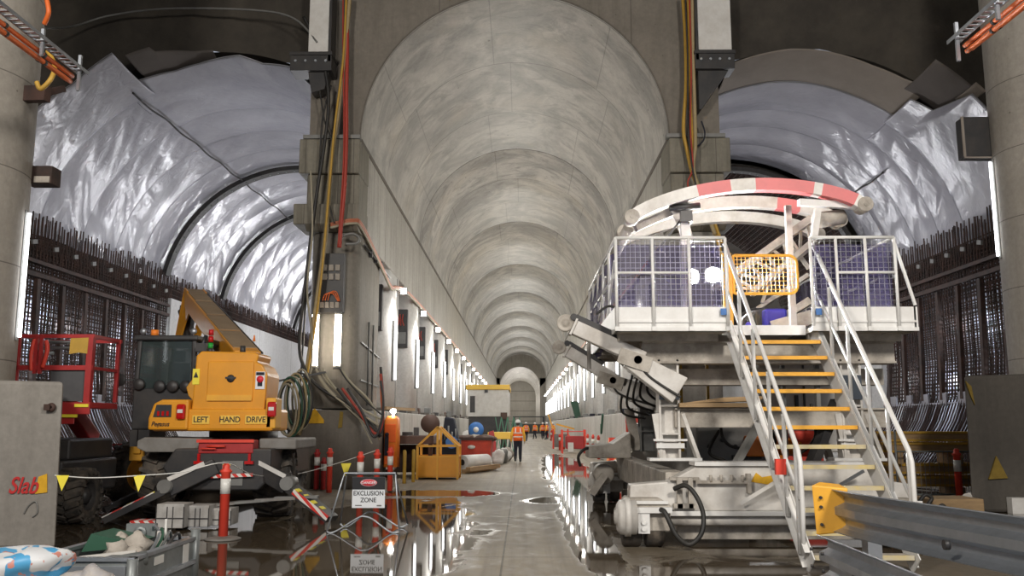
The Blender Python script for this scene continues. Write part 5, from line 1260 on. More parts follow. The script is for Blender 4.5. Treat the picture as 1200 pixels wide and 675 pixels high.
# boom
A, B = Vector((-5.12, 16.6, 2.72)), Vector((-7.98, 21.4, 4.62))
b = MB(); b.bar(A, B, .50, .46, w2=.44, h2=.40); bm_ = part(b, 'boom', M_yellow, bevel=.03)
d = (B-A).normalized(); r_ = d.cross(Vector((0, 0, 1))).normalized(); u_ = r_.cross(d)
b = MB()
for k in range(4): b.bar(A.lerp(B, .04+.24*k)+u_*.235, A.lerp(B, .27+.24*k)+u_*.222, .44-.02*k, .02)
part(b, 'lit_top_strip', mat('boom_top_lit_tan', (.36, .26, .16), .7, amount=.5), bm_)  # light on the boom's upper face, put into a pale strip
b = MB(); e = B+u_*.2; side = -r_*.24
for sx in (-.22, .20):
    q = r_*sx
    vs = [B+u_*.24+q-d*.4, B+u_*.24+q, B+q+Vector((-.10, -.1, -.9)), B+q+Vector((-.25, -.15, -1.3)), B+q+Vector((0, -.2, -1.25)), B+q+Vector((.2, -.3, -.6)), B-u_*.2+q-d*.9]
    vs2 = [v+r_*.04 for v in vs]; n = len(vs)
    b.add(vs+vs2, [tuple(range(n)), tuple(range(2*n-1, n-1, -1))]+[(i, i+n, (i+1) % n+n, (i+1) % n) for i in range(n)])
part(b, 'boom_head', M_yellow, bm_, .01)
b = MB(); b.bar(B+Vector((-.1, 0, -.2)), B+Vector((-.15, 0, -1.2)), .3, .25); b.cyl(B+Vector((.2, -.4, -1.3)), B+Vector((-.3, .1, -.3)), .08, 10); part(b, 'tilt_ram', M_dark, bm_)
b = MB(); b.tube([A+r_*.27+u_*.2, A.lerp(B, .5)+r_*.26+u_*.2, B+r_*.23+u_*.2], .02, 6); part(b, 'hose', M_black, bm_)
b = MB(); b.cyl(A.lerp(B, .15)-u_*.35, A.lerp(B, .6)-u_*.3, .09, 14); part(b, 'lift_ram', M_graysteel, bm_)
b = MB(); q = A.lerp(B, .12)+r_*.27+u_*.25; b.cyl(q, q+Vector((0, 0, .12)), .03, 8, .01); part(b, 'reflector', M_orange, bm_)

# ================================================================== red work platform machine at far left
T = thing('boom_lift', 'red caged work platform on a machine with big lugged tyres behind the pale block', 'access platform', (-8, 15.6, 0))
b = MB(); yy = 15.0
def X_(p, Y): return P(p, 450, Y)[0]
xl, xr, zt, zm, zb = X_(18, yy), X_(108, yy), P(60, 394, yy)[2], P(60, 431, yy)[2], P(60, 470, yy)[2]
b.bar((xl, yy, zt), (xr, yy, zt), .06, .06); b.bar((xl, yy, zm), (xr, yy, zm), .06, .08); b.bar((xr-.06, yy, zt), (xr-.06, yy, zb-.05), .10, .10, (0, 1, 0)); b.bar((xl, yy, zt), (xl, yy, zb), .06, .06, (0, 1, 0))
b.bar((xl, yy+1.0, zt), (xr, yy+1.0, zt), .06, .06); b.bar((xr-.05, yy, zt), (xr-.05, yy+1, zt), .06, .06); b.bar((xr-.05, yy+1, zt), (xr-.05, yy+1, zb), .06, .06, (0, 1, 0)); b.bar((xr-.05, yy, zm), (xr-.05, yy+1, zm), .05, .05)
for p_ in (40, 46): b.bar((X_(p_, yy), yy-.02, zt+.03), (X_(p_, yy), yy-.02, zm-.1), .05, .06, (0, 1, 0))
part(b, 'cage_frame', M_red)
b = MB(); b.box(xl, xr, yy, yy+1.0, zb-.12, zb-.02); b.box(xl+.3, xr, yy-.04, yy, zb-.22, zb-.02); b.box(xl+.3, xr-.25, yy-.02, yy, zb-.38, zb-.22); part(b, 'platform_floor', M_red, bevel=.01)
b = MB(); b.box(X_(91, yy), X_(107, yy), yy-.06, yy-.04, zb-.10, zb-.05); b.box(X_(71, yy), X_(95, yy), yy-.06, yy-.04, zb-.27, zb-.22); part(b, 'yellow_strip', M_yelb)
b = MB(); b.box(X_(58, yy), X_(100, yy), yy+.02, yy+.05, zb, zm-.04); part(b, 'mesh_screen', mat('grey_netting', (.10, .10, .105), .8, amount=.5), label='grey netting screen')
b = MB()
for k in range(3): b.cyl((xl, yy+.35, zt-.05-.11*k), (X_(82, yy)-(0 if k < 2 else 1.1*0+.5), yy+.35, zt-.08-.09*k), .028, 8)
part(b, 'grey_pipe', M_galvd)
b = MB(); b.tube(curve([(X_(38, yy), yy-.05, zt-.05), (X_(36, yy), yy-.06, zt-.3), (X_(37, yy), yy-.05, zm-.05)]), .03, 6); b.tube(curve([(X_(52, yy), yy-.05, zt-.08), (X_(55, yy), yy-.07, zt-.25), (X_(50, yy), yy-.05, zm)]), .035, 6); part(b, 'orange_strap', M_redb)
b = MB(); b.hull_rect([[(X_(81, yy), y, zt-.04), (X_(102, yy), y, zt-.03), (X_(101.5, yy), y, zt-.30), (X_(92, yy), y, zt-.28), (X_(80.5, yy), y, zt-.305)] for y in (yy-.06, yy-.045)]); b.sm = [False]*len(b.sm); part(b, 'yellow_bag', M_hoseYb, label='yellow document bag')
# carrier
wheel(-7.28, 14.9, .44, .44, 2, None, 1, M_dark); wheel(-8.9, 14.9, .44, .44, 2, None, -1, M_dark); wheel(-7.95, 16.5, .44, .44, 2, None, 1, M_dark); wheel(-8.9, 16.3, .44, .44, 2, None, -1, M_dark)
b = MB(); b.box(-8.7, -7.5, 14.8, 16.8, .45, 1.0); b.box(-8.5, -7.6, 15.2, 16.8, 1.0, 1.35); part(b, 'carrier', M_dark, bevel=.04)
b = MB(); b.bar((-8.1, 17.0, 1.3), (-8.1, 16.0, zb-.05), .25, .28); part(b, 'lift_arm', M_red, bevel=.02)

# ================================================================== barriers, bollards, signs
def bollard(x, y, label, h=1.05, basep=False, m=None, z=0, group='red and white bollards', tilt=0):
    t = thing('bollard', label, 'bollard', (x, y, z), group); m = m or M_redb
    if basep:
        b = MB(); b.lathe([(0, .0), (.24, 0), (.25, .015), (.20, .035), (.08, .05), (0, .05)], (x, y, z), 'z', 28); b.build('base', M_greyfender, t)
    b = MB(); b.lathe([(.0, .02), (.065, .03), (.065, h-.14), (.085, h-.12), (.085, h-.10), (.05, h-.07), (.055, h-.03), (.03, h), (0, h)], (x, y, z), 'z', 18); b.build('post', m, t)
    b = MB(); b.lathe([(.067, h*.60), (.069, h*.60), (.069, h*.80), (.067, h*.80)], (x, y, z), 'z', 18); b.build('reflective_sleeve', M_refl, t)
    if tilt: t.rotation_euler = (0, math.radians(tilt), 0)
    return t
bollard(-4.2, 12.9, 'red and white bollard standing on a round grey base in the puddle', 1.05, True)
def gp_(px_, py_): 
    u = P(px_, py_, 1.0); k = EYE/(EYE-u[2]); return (u[0]*k, k)
for px_, Y, lb in ((386, 21.2, 'red and white bollard in front of the sprayed yellow arrow'), (422, 18.5, 'bollard directly behind the left side of the exclusion sign'),
                   (441.5, 20.2, 'bollard behind the right side of the exclusion sign'), (457, 21.8, 'bollard in front of the orange cabinet')):
    bollard(P(px_, 560, Y)[0], Y, lb)
for px_, Y, lb in ((371, 22.3, 'dull red post leaning at the left pier plinth'), (379, 22.2, 'second dull red post by the left pier plinth')):
    bollard(P(px_, 560, Y)[0], Y, lb, 1.0 if px_ < 375 else .8, False, M_red)
for px_, py_, lb in ((689, 534, 'leftmost bollard of three by the right parapet'), (696, 536, 'middle bollard of three by the right parapet'), (702, 539, 'rightmost bollard of three by the right parapet')):
    x, y = gp_(px_, py_); bollard(min(x, 3.45), y, lb, 1.1)
bollard(P(1123, 560, 18.2)[0], 18.2, 'red and white bollard beside the dark concrete block', 1.12)
bollard(P(1030, 540, 22)[0], 22, 'red bollard seen through the stair railing', 1.0)
for i, (px_, py_) in enumerate(((656, 528), (661, 527), (667, 530), (646, 517), (650, 519), (642, 514))):
    x, y = gp_(px_, py_); bollard(min(x, 3.4), y, '%s small far bollard along the right parapet' % ORD[i], 1.0)
for i, (Y, c) in enumerate(((29, M_yel2), (31, M_orange), (33.5, M_orange))):
    x = 3.28; t = thing('water_filled_barrier', '%s barrier leaning along the right parapet' % ('nearest yellow', 'second, orange', 'third, orange')[i], 'barrier', (x, Y, 0), 'plastic barriers by the right parapet')
    b = MB(); b.hull_rect([[(xx, yy_, z) for xx, yy_ in stadium(x-w_, x+w_, Y-.45, Y+.45, .05, 2)] for w_, z in ((.2, 0), (.2, .12), (.12, .4), (.08, 1.1))]); b.build('shell', c, t)
    b = MB(); b.box(x-.14, x+.1, Y-.5, Y-.46, .1, 1.12); b.build('end_frame', M_redb, t)
t = thing('parts_trolley', 'red trolley frame loaded with boxes beside the right parapet', 'trolley', (2.9, 50, 0))
b = MB(); b.box(2.4, 3.4, 50, 50.9, .25, .95); b.build('crate', M_red, t, bevel=.03)
b = MB()
for x in (2.2, 3.45): b.bar((x, 49.9, 0), (x, 49.9, 1.3), .07, .07); b.bar((x, 51, 0), (x, 51, 1.3), .07, .07)
b.bar((2.2, 49.9, 1.2), (3.45, 49.9, 1.2), .05, .05); b.build('frame', M_redb, t)
b = MB(); b.box(2.5, 2.8, 49.8, 50, .1, .6); b.build('white_tub', M_white2, t)
t = thing('parts_trolley', 'farther cluttered trolley with yellow arm by the right parapet', 'trolley', (2.2, 56, 0))
b = MB(); b.box(1.9, 2.8, 56, 57, .2, 1.0); b.build('crate', M_graysteel, t, bevel=.03)
b = MB(); b.bar((2.0, 56, 1.0), (1.6, 56, 2.2), .08, .08); b.bar((2.1, 56, 1.6), (3.2, 56, 1.3), .1, .1); b.build('arm', M_yel2, t)
b = MB(); b.bar((1.9, 55.9, .1), (1.9, 55.9, 1.3), .1, .1); b.bar((2.8, 55.9, .1), (2.8, 55.9, 1.3), .1, .1); b.build('post', M_redb, t)
cable('dark_cable', 'green cable clump hanging on the right parapet face', [(3.55, 40, 2.05), (3.52, 40.1, 1.6), (3.5, 40.3, 1.2), (3.52, 40.5, 1.6)], .05, M_green)
b = MB(); b.hull_rect([[(3.5, 60, 2.0), (3.9, 60, 2.0), (3.9, 60.2, 2.0), (3.5, 60.2, 2.0)], [(3.2, 60, 3.1), (3.7, 60, 3.1), (3.7, 60.2, 3.1), (3.2, 60.2, 3.1)]]); b.sm = [False]*len(b.sm)
tag(b.build('green_tarpaulin', M_green), 'small green tarp standing on the right parapet', 'tarp')
# exclusion zone sign on an A frame
sx, sy = P(432, 600, 14.0)[0], 14.0
t = thing('exclusion_sign', 'DANGER EXCLUSION ZONE sign hung in a bent white tube frame in the puddle', 'sign', (sx, sy, 0))
for s_, nm in ((-1, 'front'), (1, 'rear')):
    y0, y1 = sy+.02*s_, sy+.34*s_
    pts = [(sx-.56, y1, .02), (sx-.38, y0, .86), (sx+.40, y0, .86), (sx+.52, y1, .02)] if s_ < 0 else [(sx-.50, y1, .06), (sx-.36, y0, .84), (sx+.38, y0, .84), (sx+.56, y1, .06)]
    b = MB(); b.tube([pts[0], Vector(pts[0]).lerp(Vector(pts[1]), .96), pts[1], pts[2], Vector(pts[3]).lerp(Vector(pts[2]), .96), pts[3]], .014, 8); b.build('%s_frame' % nm, M_galv, t)
    b = MB(); b.tube(curve([pts[0], (pts[0][0]+.12, y1, .02), (sx-.1, y1, .22), (sx, y1, .24), (sx+.12, y1, .20), (pts[3][0]-.14, y1, .0+.02), pts[3]], 6), .014, 8); b.build('bent_foot', M_galv, t)
b = MB(); b.box(sx-.25, sx+.25, sy-.05, sy-.035, .34, .80); sg = b.build('sign_board', M_sign, t); ORG[sg.name] = ORG[t.name]
b = MB(); b.box(sx-.25, sx+.25, sy-.056, sy-.05, .615, .80); b.build('black_header', M_signk, sg)
b = MB(); b.lathe([(0, 0), (.13, 0), (.13, -.004), (0, -.004)], (sx, sy-.056, .715), 'y', 28)
b.v = [(v[0], v[1], .715+(v[2]-.715)*.42) for v in b.v]; b.build('red_oval', M_signr, sg)
b = MB(); b.lathe([(.115, -.005), (.123, -.005), (.123, -.007), (.115, -.007)], (sx, sy-.056, .715), 'y', 28)
b.v = [(v[0], v[1], .715+(v[2]-.715)*.42) for v in b.v]; b.build('white_ring', M_sign, sg)
text('DANGER', (sx, sy-.064, .715), .055, M_sign, FRONT, sg, 'letters', .001)
text('EXCLUSION', (sx, sy-.054, .555), .093, M_signk, FRONT, sg, 'letters', .001, .92)
text('ZONE', (sx, sy-.054, .455), .093, M_signk, FRONT, sg, 'letters', .001, .95)
b = MB(); b.box(sx-.20, sx-.10, sy-.055, sy-.05, .37, .385); b.box(sx+.13, sx+.2, sy-.055, sy-.05, .365, .385); b.build('small_print', M_graysteel, sg)
# bunting
t = thing('bunting_line', 'pale cord with yellow triangle flags strung from the block past the bollards', 'bunting', (-4.2, 12.9, 0))
K = [P(64, 557, 11.9), P(110, 560, 12.1), P(168, 557, 12.4), P(215, 553, 12.6), (-4.2, 12.82, 1.06), P(300, 557, 14.5), P(345, 556, 17.5), P(395, 543, 19.2), P(440, 528, 20.1)]
b = MB(); b.keep = True; b.tube(curve(K, 6), .008, 5); b.build('cord', M_refl, t)
for (px_, py_, Y, w_, h_, tw) in ((73.5, 557, 11.9, .17, .20, 0), (163, 557, 12.35, .16, .22, .02), (265, 544, 13.0, .10, .12, .07), (338, 557, 17.0, .18, .26, .03), (405, 543, 19.4, .20, .30, .10)):
    p = P(px_, py_, Y); b = MB()
    b.add([(p[0]-w_/2, p[1], p[2]), (p[0]+w_/2, p[1]+tw, p[2]), (p[0]+.01, p[1]-.02, p[2]-h_), (p[0]-w_/2, p[1]+.004, p[2]), (p[0]+w_/2, p[1]+tw+.004, p[2]), (p[0]+.01, p[1]-.016, p[2]-h_)], [(0, 1, 2), (3, 5, 4), (0, 3, 4, 1), (1, 4, 5, 2), (2, 5, 3, 0)]); b.build('yellow_flag', M_yelb, t)
# red fence behind the tyre
t = thing('red_barrier_fence', 'low red fence panel between the lugged tyre and the yellow machine', 'fence', (-9.0, 20, 0))
a, c = P(92, 521, 19.5), P(148, 521, 19.5); b = MB()
for z in (a[2], a[2]-.42, a[2]-.85): b.bar((a[0], 19.5, z), (c[0], 19.5, z), .04, .04)
for k in range(9): x = a[0]+(c[0]-a[0])*k/8; b.bar((x, 19.5, a[2]), (x, 19.5, a[2]-.85), .025, .025, (0, 1, 0))
for x in (a[0], c[0]): b.bar((x, 19.5, 0), (x, 19.5, a[2]), .05, .05, (0, 1, 0)); b.bar((x, 19.2, .03), (x, 19.8, .03), .05, .05)
b.build('frame', M_red, t)
b = MB(); b.box((a[0]+c[0])/2-.25, (a[0]+c[0])/2+.15, 19.47, 19.5, a[2]-.65, a[2]-.4); b.build('plate', M_redb, t)
# sand piles, boards and bars lying left
def lump(name, label, cat, c, r, m, seed=0, n=20, mm=12, amp=.25, group=None, f=1.6):
    b = MB(); b.ball(c, *r, n, mm)
    b.v = [tuple(Vector(v)+(Vector(v)-Vector(c))*amp*mnoise.noise(Vector(v)*f/max(r)+Vector((seed, 0, 0)))) for v in b.v]
    return tag(b.build(name, m), label, cat, group)
lump('mud_heap', 'low dark mud heap behind the lugged tyre', 'mud', (-7.0, 20.3, .0), (1.5, .9, .45), mat('mud', (.075, .06, .045), .9, amount=.6, bmp=.5), 3)
for i, (a, c, m) in enumerate((((-6.5, 17.4, .05), (-8.2, 18.6, .55), M_graysteel), ((-7.6, 16.6, .06), (-6.8, 17.8, .62), M_dark))):
    b = MB(); b.bar(a, c, .10, .08); tag(b.build('steel_beam', m), ('grey steel bar propped behind the lugged tyre', 'dark steel bar propped beside the yellow wheel')[i], 'beam')
for i, (x, y, w_, h_) in enumerate(((-5.35, 13.9, .42, .30), (-5.0, 14.1, .34, .26), (-4.7, 14.3, .30, .2))):
    t = thing('plastic_crate', '%s white slatted crate lying under the yellow machine' % ('leftmost', 'middle', 'rightmost')[i], 'crate', (x, y, 0), 'white crates under the machine')
    b = MB(); b.box(x-w_/2, x+w_/2, y, y+.4, .04, h_+.1); b.build('crate_body', mat('dirty_white_plastic', (.5, .49, .47), .6, dirt=(.22, .2, .17), amount=.8, scale=4), t, bevel=.01)
    b = MB()
    for k in range(4): q = x-w_/2+w_*(k+.3*(k % 2))/3.3; b.box(q-.006, q+.006, y-.01, y, .04, h_+.06)
    b.box(x-w_/2, x+w_/2, y-.012, y, h_*.6, h_*.6+.015); b.build('slats', M_dark, t)
b = MB(); b.box(-6.0, -5.5, 14.0, 14.3, .02, .14); tag(b.build('red_white_block', M_chev), 'red and white striped block on the ground left of the crates', 'block')
for i in range(5):
    x = -5.2+.3*i; b = MB(); b.bar((x, 14.4+.1*i, .3+.03*i), (x+.7, 14.8, .36+.02*i), .14, .04); tag(b.build('steel_plate', (M_graysteel, M_greyfender)[i % 2]), '%s loose flat bar in the scrap under the yellow machine' % ORD[i], 'steel bar', 'loose flat bars under the machine')

# ================================================================== grey steel bin and bags in the left foreground
bx0, bx1, by0, by1, bz = -4.08, -3.22, 7.62, 9.05, .5
t = thing('steel_bin', 'open galvanised steel bin full of scrap in the left foreground', 'bin', ((bx0+bx1)/2, (by0+by1)/2, 0))
b = MB()
for x0, x1, y0, y1 in ((bx0, bx1, by0, by0+.03), (bx0, bx1, by1-.03, by1), (bx0, bx0+.03, by0, by1), (bx1-.03, bx1, by0, by1)): b.box(x0, x1, y0, y1, .08, bz)
b.box(bx0, bx1, by0, by1, .06, .10); b.build('bin_body', M_galvd, t, bevel=.006)
b = MB()
for x0, x1, y0, y1 in ((bx0-.02, bx1+.02, by0-.02, by0+.05), (bx0-.02, bx1+.02, by1-.05, by1+.02), (bx0-.02, bx0+.05, by0, by1), (bx1-.05, bx1+.02, by0, by1)): b.box(x0, x1, y0, y1, bz-.02, bz+.01)
b.box(bx1, bx1+.03, by0, by1, .26, .30); b.build('rim', M_galv, t)
for x, y in ((bx1, by1), (bx1, by0), (bx0, by0), (bx0, by1)):
    b = MB(); b.cyl((x, y, 0), (x, y, bz+(.08 if y > 9 and x > -3.5 else .0)), .045, 12); b.build('corner_post', M_galvd, t)
b = MB(); b.box(bx1+.005, bx1+.012, 8.05, 8.25, .38, .45); b.build('label', M_white2, t)
b = MB(); b.box(bx1+.005, bx1+.012, 8.72, 8.86, .30, .47); b.build('label', M_white2, t)
b = MB(); b.box(bx0+.3, bx1-.05, by0-.015, by0, .25, .44); b.build('plate', M_galv, t)
G_ = 'scrap in the steel bin'
def scrap(o, lb): return tag(o, lb, 'scrap', G_)
b = MB(); b.prism([(-3.98, .46), (-3.55, .50), (-3.5, .54), (-3.9, .62)], 8.3, 8.75); scrap(b.build('plastic_sheet', M_green), 'folded dark green sheet in the steel bin')
for i, (x, y, z, r) in enumerate(((-3.62, 8.2, .48, .10), (-3.50, 8.35, .50, .12), (-3.70, 8.45, .52, .08), (-3.42, 8.15, .46, .07))):
    scrap(lump('broken_stone', '', 'scrap', (x, y, z), (r, r*.8, r*1.1), M_stone, i*5, 10, 7, .7), '%s pale broken piece in the scrap of the steel bin' % ORD[i])
b = MB(); b.box(-3.78, -3.5, 8.75, 8.8, .45, .66); b.lathe([(.03, 0), (.06, 0), (.06, -.02), (.03, -.02)], (-3.64, 8.75, .58), 'y', 16); scrap(b.build('steel_bracket', M_galvd), 'grey steel plate with a hole standing in the bin')
b = MB(); b.cyl((-3.45, 7.75, .44), (-3.22, 7.9, .47), .06, 14); b.box(-3.5, -3.3, 7.7, 7.85, .38, .5); scrap(b.build('pipe_end', M_galvd), 'short grey pipe end on the near corner of the bin')
for i in range(4):
    b = MB(); b.tube(curve([(-3.55+.08*i, 8.9, .45), (-3.5+.08*i, 8.7, .64-.02*i), (-3.36+.03*i, 8.5, .60-.03*i), (-3.32, 8.2+.1*i, .46)]), .014, 6); scrap(b.build('bent_rod', (M_galv, M_green, M_galvd, M_dark)[i]), '%s bent rod sticking up at the back of the bin' % ORD[i])
b = MB(); b.bar((-3.34, 8.6, .40), (-3.34, 8.6, .72), .02, .02); scrap(b.build('white_stake', M_white2), 'thin white stake standing in the bin')
b = MB(); b.bar((-3.85, 8.0, .45), (-3.40, 8.1, .49), .04, .03); scrap(b.build('flat_bar', M_white), 'pale flat bar lying across the bin')
b = MB(); b.hull_rect([[(-3.40, 8.5, .42), (-3.3, 8.5, .42), (-3.3, 8.53, .42), (-3.4, 8.53, .42)], [(-3.38, 8.5, .62), (-3.36, 8.5, .62), (-3.36, 8.53, .62), (-3.38, 8.53, .62)]]); scrap(b.build('torn_sheet', M_white), 'pale pointed sheet piece in the bin')
# pallet and bags
t = thing('pallet', 'timber pallet under the sacks in the left foreground', 'pallet', (-3.7, 6.9, 0))
b = MB()
for k in range(6): b.box(-4.3, -2.95, 6.50+.15*k, 6.60+.15*k, .10, .13)
b.build('deck_boards', M_wood, t)
b = MB()
for x in (-4.3, -3.68, -3.05): b.box(x, x+.1, 6.5, 7.35, 0, .10)
b.build('bearer', M_wood, t)
for i, (x, y, z, r, m, lb) in enumerate(((-3.98, 7.0, .26, (.40, .26, .15), M_bag, 'lower blue and white printed sack in the left corner'),
                                         (-3.83, 7.05, .50, (.34, .24, .15), M_bag, 'upper blue and white printed sack with a raised blue edge'),
                                         (-3.32, 7.05, .32, (.27, .20, .20), mat('pale_plastic_sack', (.42, .38, .33), .45, dirt=(.30, .31, .36), amount=.8, scale=6, bmp=.3), 'crumpled pale grey sack in front of the steel bin'))):
    lump('sack', lb, 'sack', (x, y, z), r, m, i*3, 28, 16, .55, 'sacks in the left foreground', 2.0)
cable('wire_tie', 'thin bent wire at the foot of the pale block', px([(28, 602), (34, 592), (42, 588), (44, 600), (38, 606)], 11.885), .008, M_graysteel)

# ================================================================== guard rail in the right foreground
def wbeam(pts, z, label):
    """pts: plan polyline (x, y); W shaped section facing the road side"""
    prof = [(-.155, 0), (-.13, .055), (-.105, .08), (-.06, .08), (-.025, .015), (.025, .015), (.06, .08), (.105, .08), (.13, .055), (.155, 0)]
    t = thing('guard_rail', label, 'guard rail', (pts[0][0], pts[0][1], z), 'double guard rail in the right foreground')
    b = MB(); loops = []
    for i, (x, y) in enumerate(pts):
        a, c = pts[max(i-1, 0)], pts[min(i+1, len(pts)-1)]; d = Vector((c[0]-a[0], c[1]-a[1], 0)).normalized(); n = Vector((-d.y, d.x, 0))*SGN
        loops.append([Vector((x, y, z))+n*h*1.1+Vector((0, 0, dz)) for dz, h in prof])
    N = len(prof); vs = [v for l in loops for v in l]
    b.add(vs, [(i*N+k, i*N+k+1, (i+1)*N+k+1, (i+1)*N+k) for i in range(len(loops)-1) for k in range(N-1)], False)
    o = b.build('w_beam', M_galv, t); sol = o.modifiers.new('s', 'SOLIDIFY'); sol.thickness = .008; sol.offset = 0
    return t, o
SGN = 1
t, o = wbeam([(2.34, 7.05), (2.36, 6.6), (2.45, 6.0), (2.58, 5.3), (2.72, 4.6), (2.95, 3.7)], .955, 'upper galvanised guard rail with a yellow end, right foreground')
b = MB(); b.hull_rect([[(2.22, 7.0, .77), (2.30, 7.12, .77), (2.44, 7.12, .80), (2.44, 6.95, .80)], [(2.20, 7.0, 1.14), (2.30, 7.12, 1.16), (2.46, 7.12, 1.14), (2.46, 6.95, 1.12)]]); b.sm = [False]*len(b.sm); b.build('yellow_end_plate', M_yel2, t, bevel=.01)
b = MB()
for yy, z in ((6.99, 1.05), (6.99, .98), (6.99, .85)): b.cyl((2.26, 6.97, z), (2.26, 7.0, z), .012, 8)
b.build('bolt_row', M_dark, t)
b = MB(); b.cyl((2.47, 5.45, .90), (2.50, 5.45, .90), .03, 10); b.build('splice_bolt', M_dark, t)
for yy, xx in ((6.7, 2.50), (4.8, 2.86)):
    b = MB(); b.box(xx-.03, xx+.07, yy-.06, yy+.06, .0, 1.02); b.build('post', M_galv, t)
t, o = wbeam([(2.22, 7.0), (2.22, 6.4), (2.20, 5.6), (2.18, 4.8), (2.15, 3.8)], .62, 'lower galvanised guard rail, cut end in front of the stair foot')
b = MB()
for yy in (6.85, 6.6):
    for zz in (.56, .68):
        b = MB(); b.cyl((2.13, yy, zz), (2.13, yy, zz+.02), .012, 8); b.build('bolt', M_dark, t)
b = MB(); b.box(2.26, 2.36, 6.3, 6.4, 0, .6); b.box(2.24, 2.34, 4.7, 4.8, 0, .6); b.build('post', M_galvd, t)
lump('crumpled_rag', 'crumpled white rag on the ground behind the guard rail', 'rag', (3.35, 7.1, .12), (.14, .10, .12), M_white2, 4, 18, 12, .9, None, 2.5)

# ================================================================== right background: formwork beams and fence
for lvl, (z0, cnt) in enumerate(((.25, 2), (.52, 2), (.98, 2), (1.22, 2))):
    for q in range(3):
        yb = 20.2+.28*q; xa = 8.05
        t = thing('formwork_beam', '%s yellow formwork beam from the front in %s layer of the stack by the dark block' % (ORD[q], ('the bottom', 'the second', 'the third', 'the top')[lvl]), 'beam', (9.7, yb, z0), 'stacked yellow formwork beams')
        b = MB(); b.box(xa, 11.4, yb-.05, yb+.05, z0, z0+.05); b.box(xa, 11.4, yb-.05, yb+.05, z0+.17, z0+.22); b.build('flange', M_beamy, t)
        b = MB(); b.box(xa, 11.4, yb-.012, yb+.012, z0+.05, z0+.17); b.build('web', M_wood, t)
for q in range(3):
    for zz in (0.0, .74):
        b = MB(); b.box(8.2+1.3*q, 8.32+1.3*q, 20.0, 21.0, zz+(.06 if zz == 0 else 0), zz+.24); tag(b.build('timber_bearer', M_wood), '%s timber bearer %s the yellow beam stack' % (ORD[q], 'under' if zz == 0 else 'between the layers of'), 'timber', 'bearers of the beam stack')
t = thing('mesh_fence', 'grey wire fence panel in front of the yellow beam stack', 'fence', (9, 19.6, 0)); b = MB()
for x in (8.0, 10.4): b.cyl((x, 19.6, 0), (x, 19.6, 1.45), .025, 8)
b.cyl((8.0, 19.6, 1.02), (10.4, 19.6, 1.02), .02, 8); b.cyl((8.0, 19.6, .12), (10.4, 19.6, .12), .02, 8); b.build('frame', M_galvd, t)
b = MB()
for k in range(1, 24): b.bar((8+.1*k, 19.6, .12), (8+.1*k, 19.6, 1.02), .008, .008, (0, 1, 0))
b.build('wires', M_galvd, t)
b = MB(); b.cyl((8.2, 17.0, .22), (8.6, 17.3, .26), .12, 16); tag(b.build('pipe_section', M_white), 'short pale pipe beside the gantry foot', 'pipe')
cable('coiled_cable', 'black cable tangle on the ground by the gantry foot', px([(1076, 590), (1084, 580), (1092, 584), (1088, 592), (1096, 600), (1104, 592), (1110, 598)], 14.5), .03, M_black)
lump('rubble', 'pale rubble lump by the gantry foot', 'rubble', (P(1108, 592, 14.6)[0], 14.6, .08), (.22, .2, .12), M_stone, 9, 14, 9, .8)
b = MB(); b.box(7.2, 8.1, 16.2, 17.0, 0, .30); tag(b.build('timber_block', M_wood, None, .02), 'timber block on the ground between gantry and dark block', 'timber')
# red machine parts seen behind the stairs
t = thing('red_pump_unit', 'red pump unit standing behind the gantry stairs', 'pump', (6.1, 21.5, 0))
b = MB(); b.box(5.6, 7.0, 21.2, 22.2, .3, 1.15); b.build('housing', M_redb, t, bevel=.06)
b = MB(); b.cyl((5.3, 21.1, .8), (6.0, 21.1, .8), .22, 18); b.cyl((6.3, 21.1, 1.25), (6.3, 21.6, 1.25), .15, 14); b.build('motor', M_orange, t)
b = MB(); b.box(5.3, 7.1, 21.0, 22.3, 0, .3); b.build('skid', M_dark, t)
t = thing('orange_guard_frame', 'tall orange frame with grey panel behind the gantry leg', 'frame', (2.6, 22.0, 0))
b = MB(); b.bar((2.55, 22, 0), (2.55, 22, 1.75), .08, .08, (0, 1, 0)); b.bar((2.5, 22, 1.7), (3.3, 22, 1.7), .08, .14); b.bar((3.25, 22, 0), (3.25, 22, 1.7), .08, .08, (0, 1, 0)); b.build('frame', M_redb, t)
b = MB(); b.box(2.62, 3.2, 22.0, 22.03, .1, 1.6); b.build('panel', M_graysteel, t)

# ================================================================== left middle ground at the parapet
t = thing('orange_cabinet', 'tall orange cabinet with rounded top at the left parapet', 'cabinet', (-4.0, 26.7, 0))
cx_ = P(457.5, 520, 26.5)[0]
b = MB(); b.hull_rect([[(x, y, z) for x, y in stadium(cx_-w_, cx_+w_, 26.5+e_, 27.1, .05, 3)] for w_, e_, z in ((.20, 0, .36), (.20, 0, 1.55), (.19, .02, 1.74), (.12, .1, 1.84))]); b.build('cabinet_body', M_orange, t)
b = MB(); b.box(cx_-.17, cx_+.12, 26.47, 26.5, .45, 1.0); b.box(cx_-.17, cx_+.15, 26.47, 26.5, 1.08, 1.6); b.build('door', M_orv, t, bevel=.01)
b = MB(); b.box(cx_-.16, cx_-.05, 26.42, 26.47, .7, 1.25); b.ball((cx_-.1, 26.44, 1.3), .06); b.build('hung_tool', M_navy, t)
b = MB(); b.box(cx_-.05, cx_+.08, 26.5, 26.7, 0, .36); b.box(cx_-.12, cx_+.12, 26.5, 27, .30, .36); b.build('stand', M_white2, t)
b = MB(); b.ball((cx_+.05, 26.6, 1.98), .09, .09, .07); b.cyl((cx_+.05, 26.6, 1.8), (cx_+.05, 26.6, 1.93), .03, 8); b.build('lamp', M_lens, t)
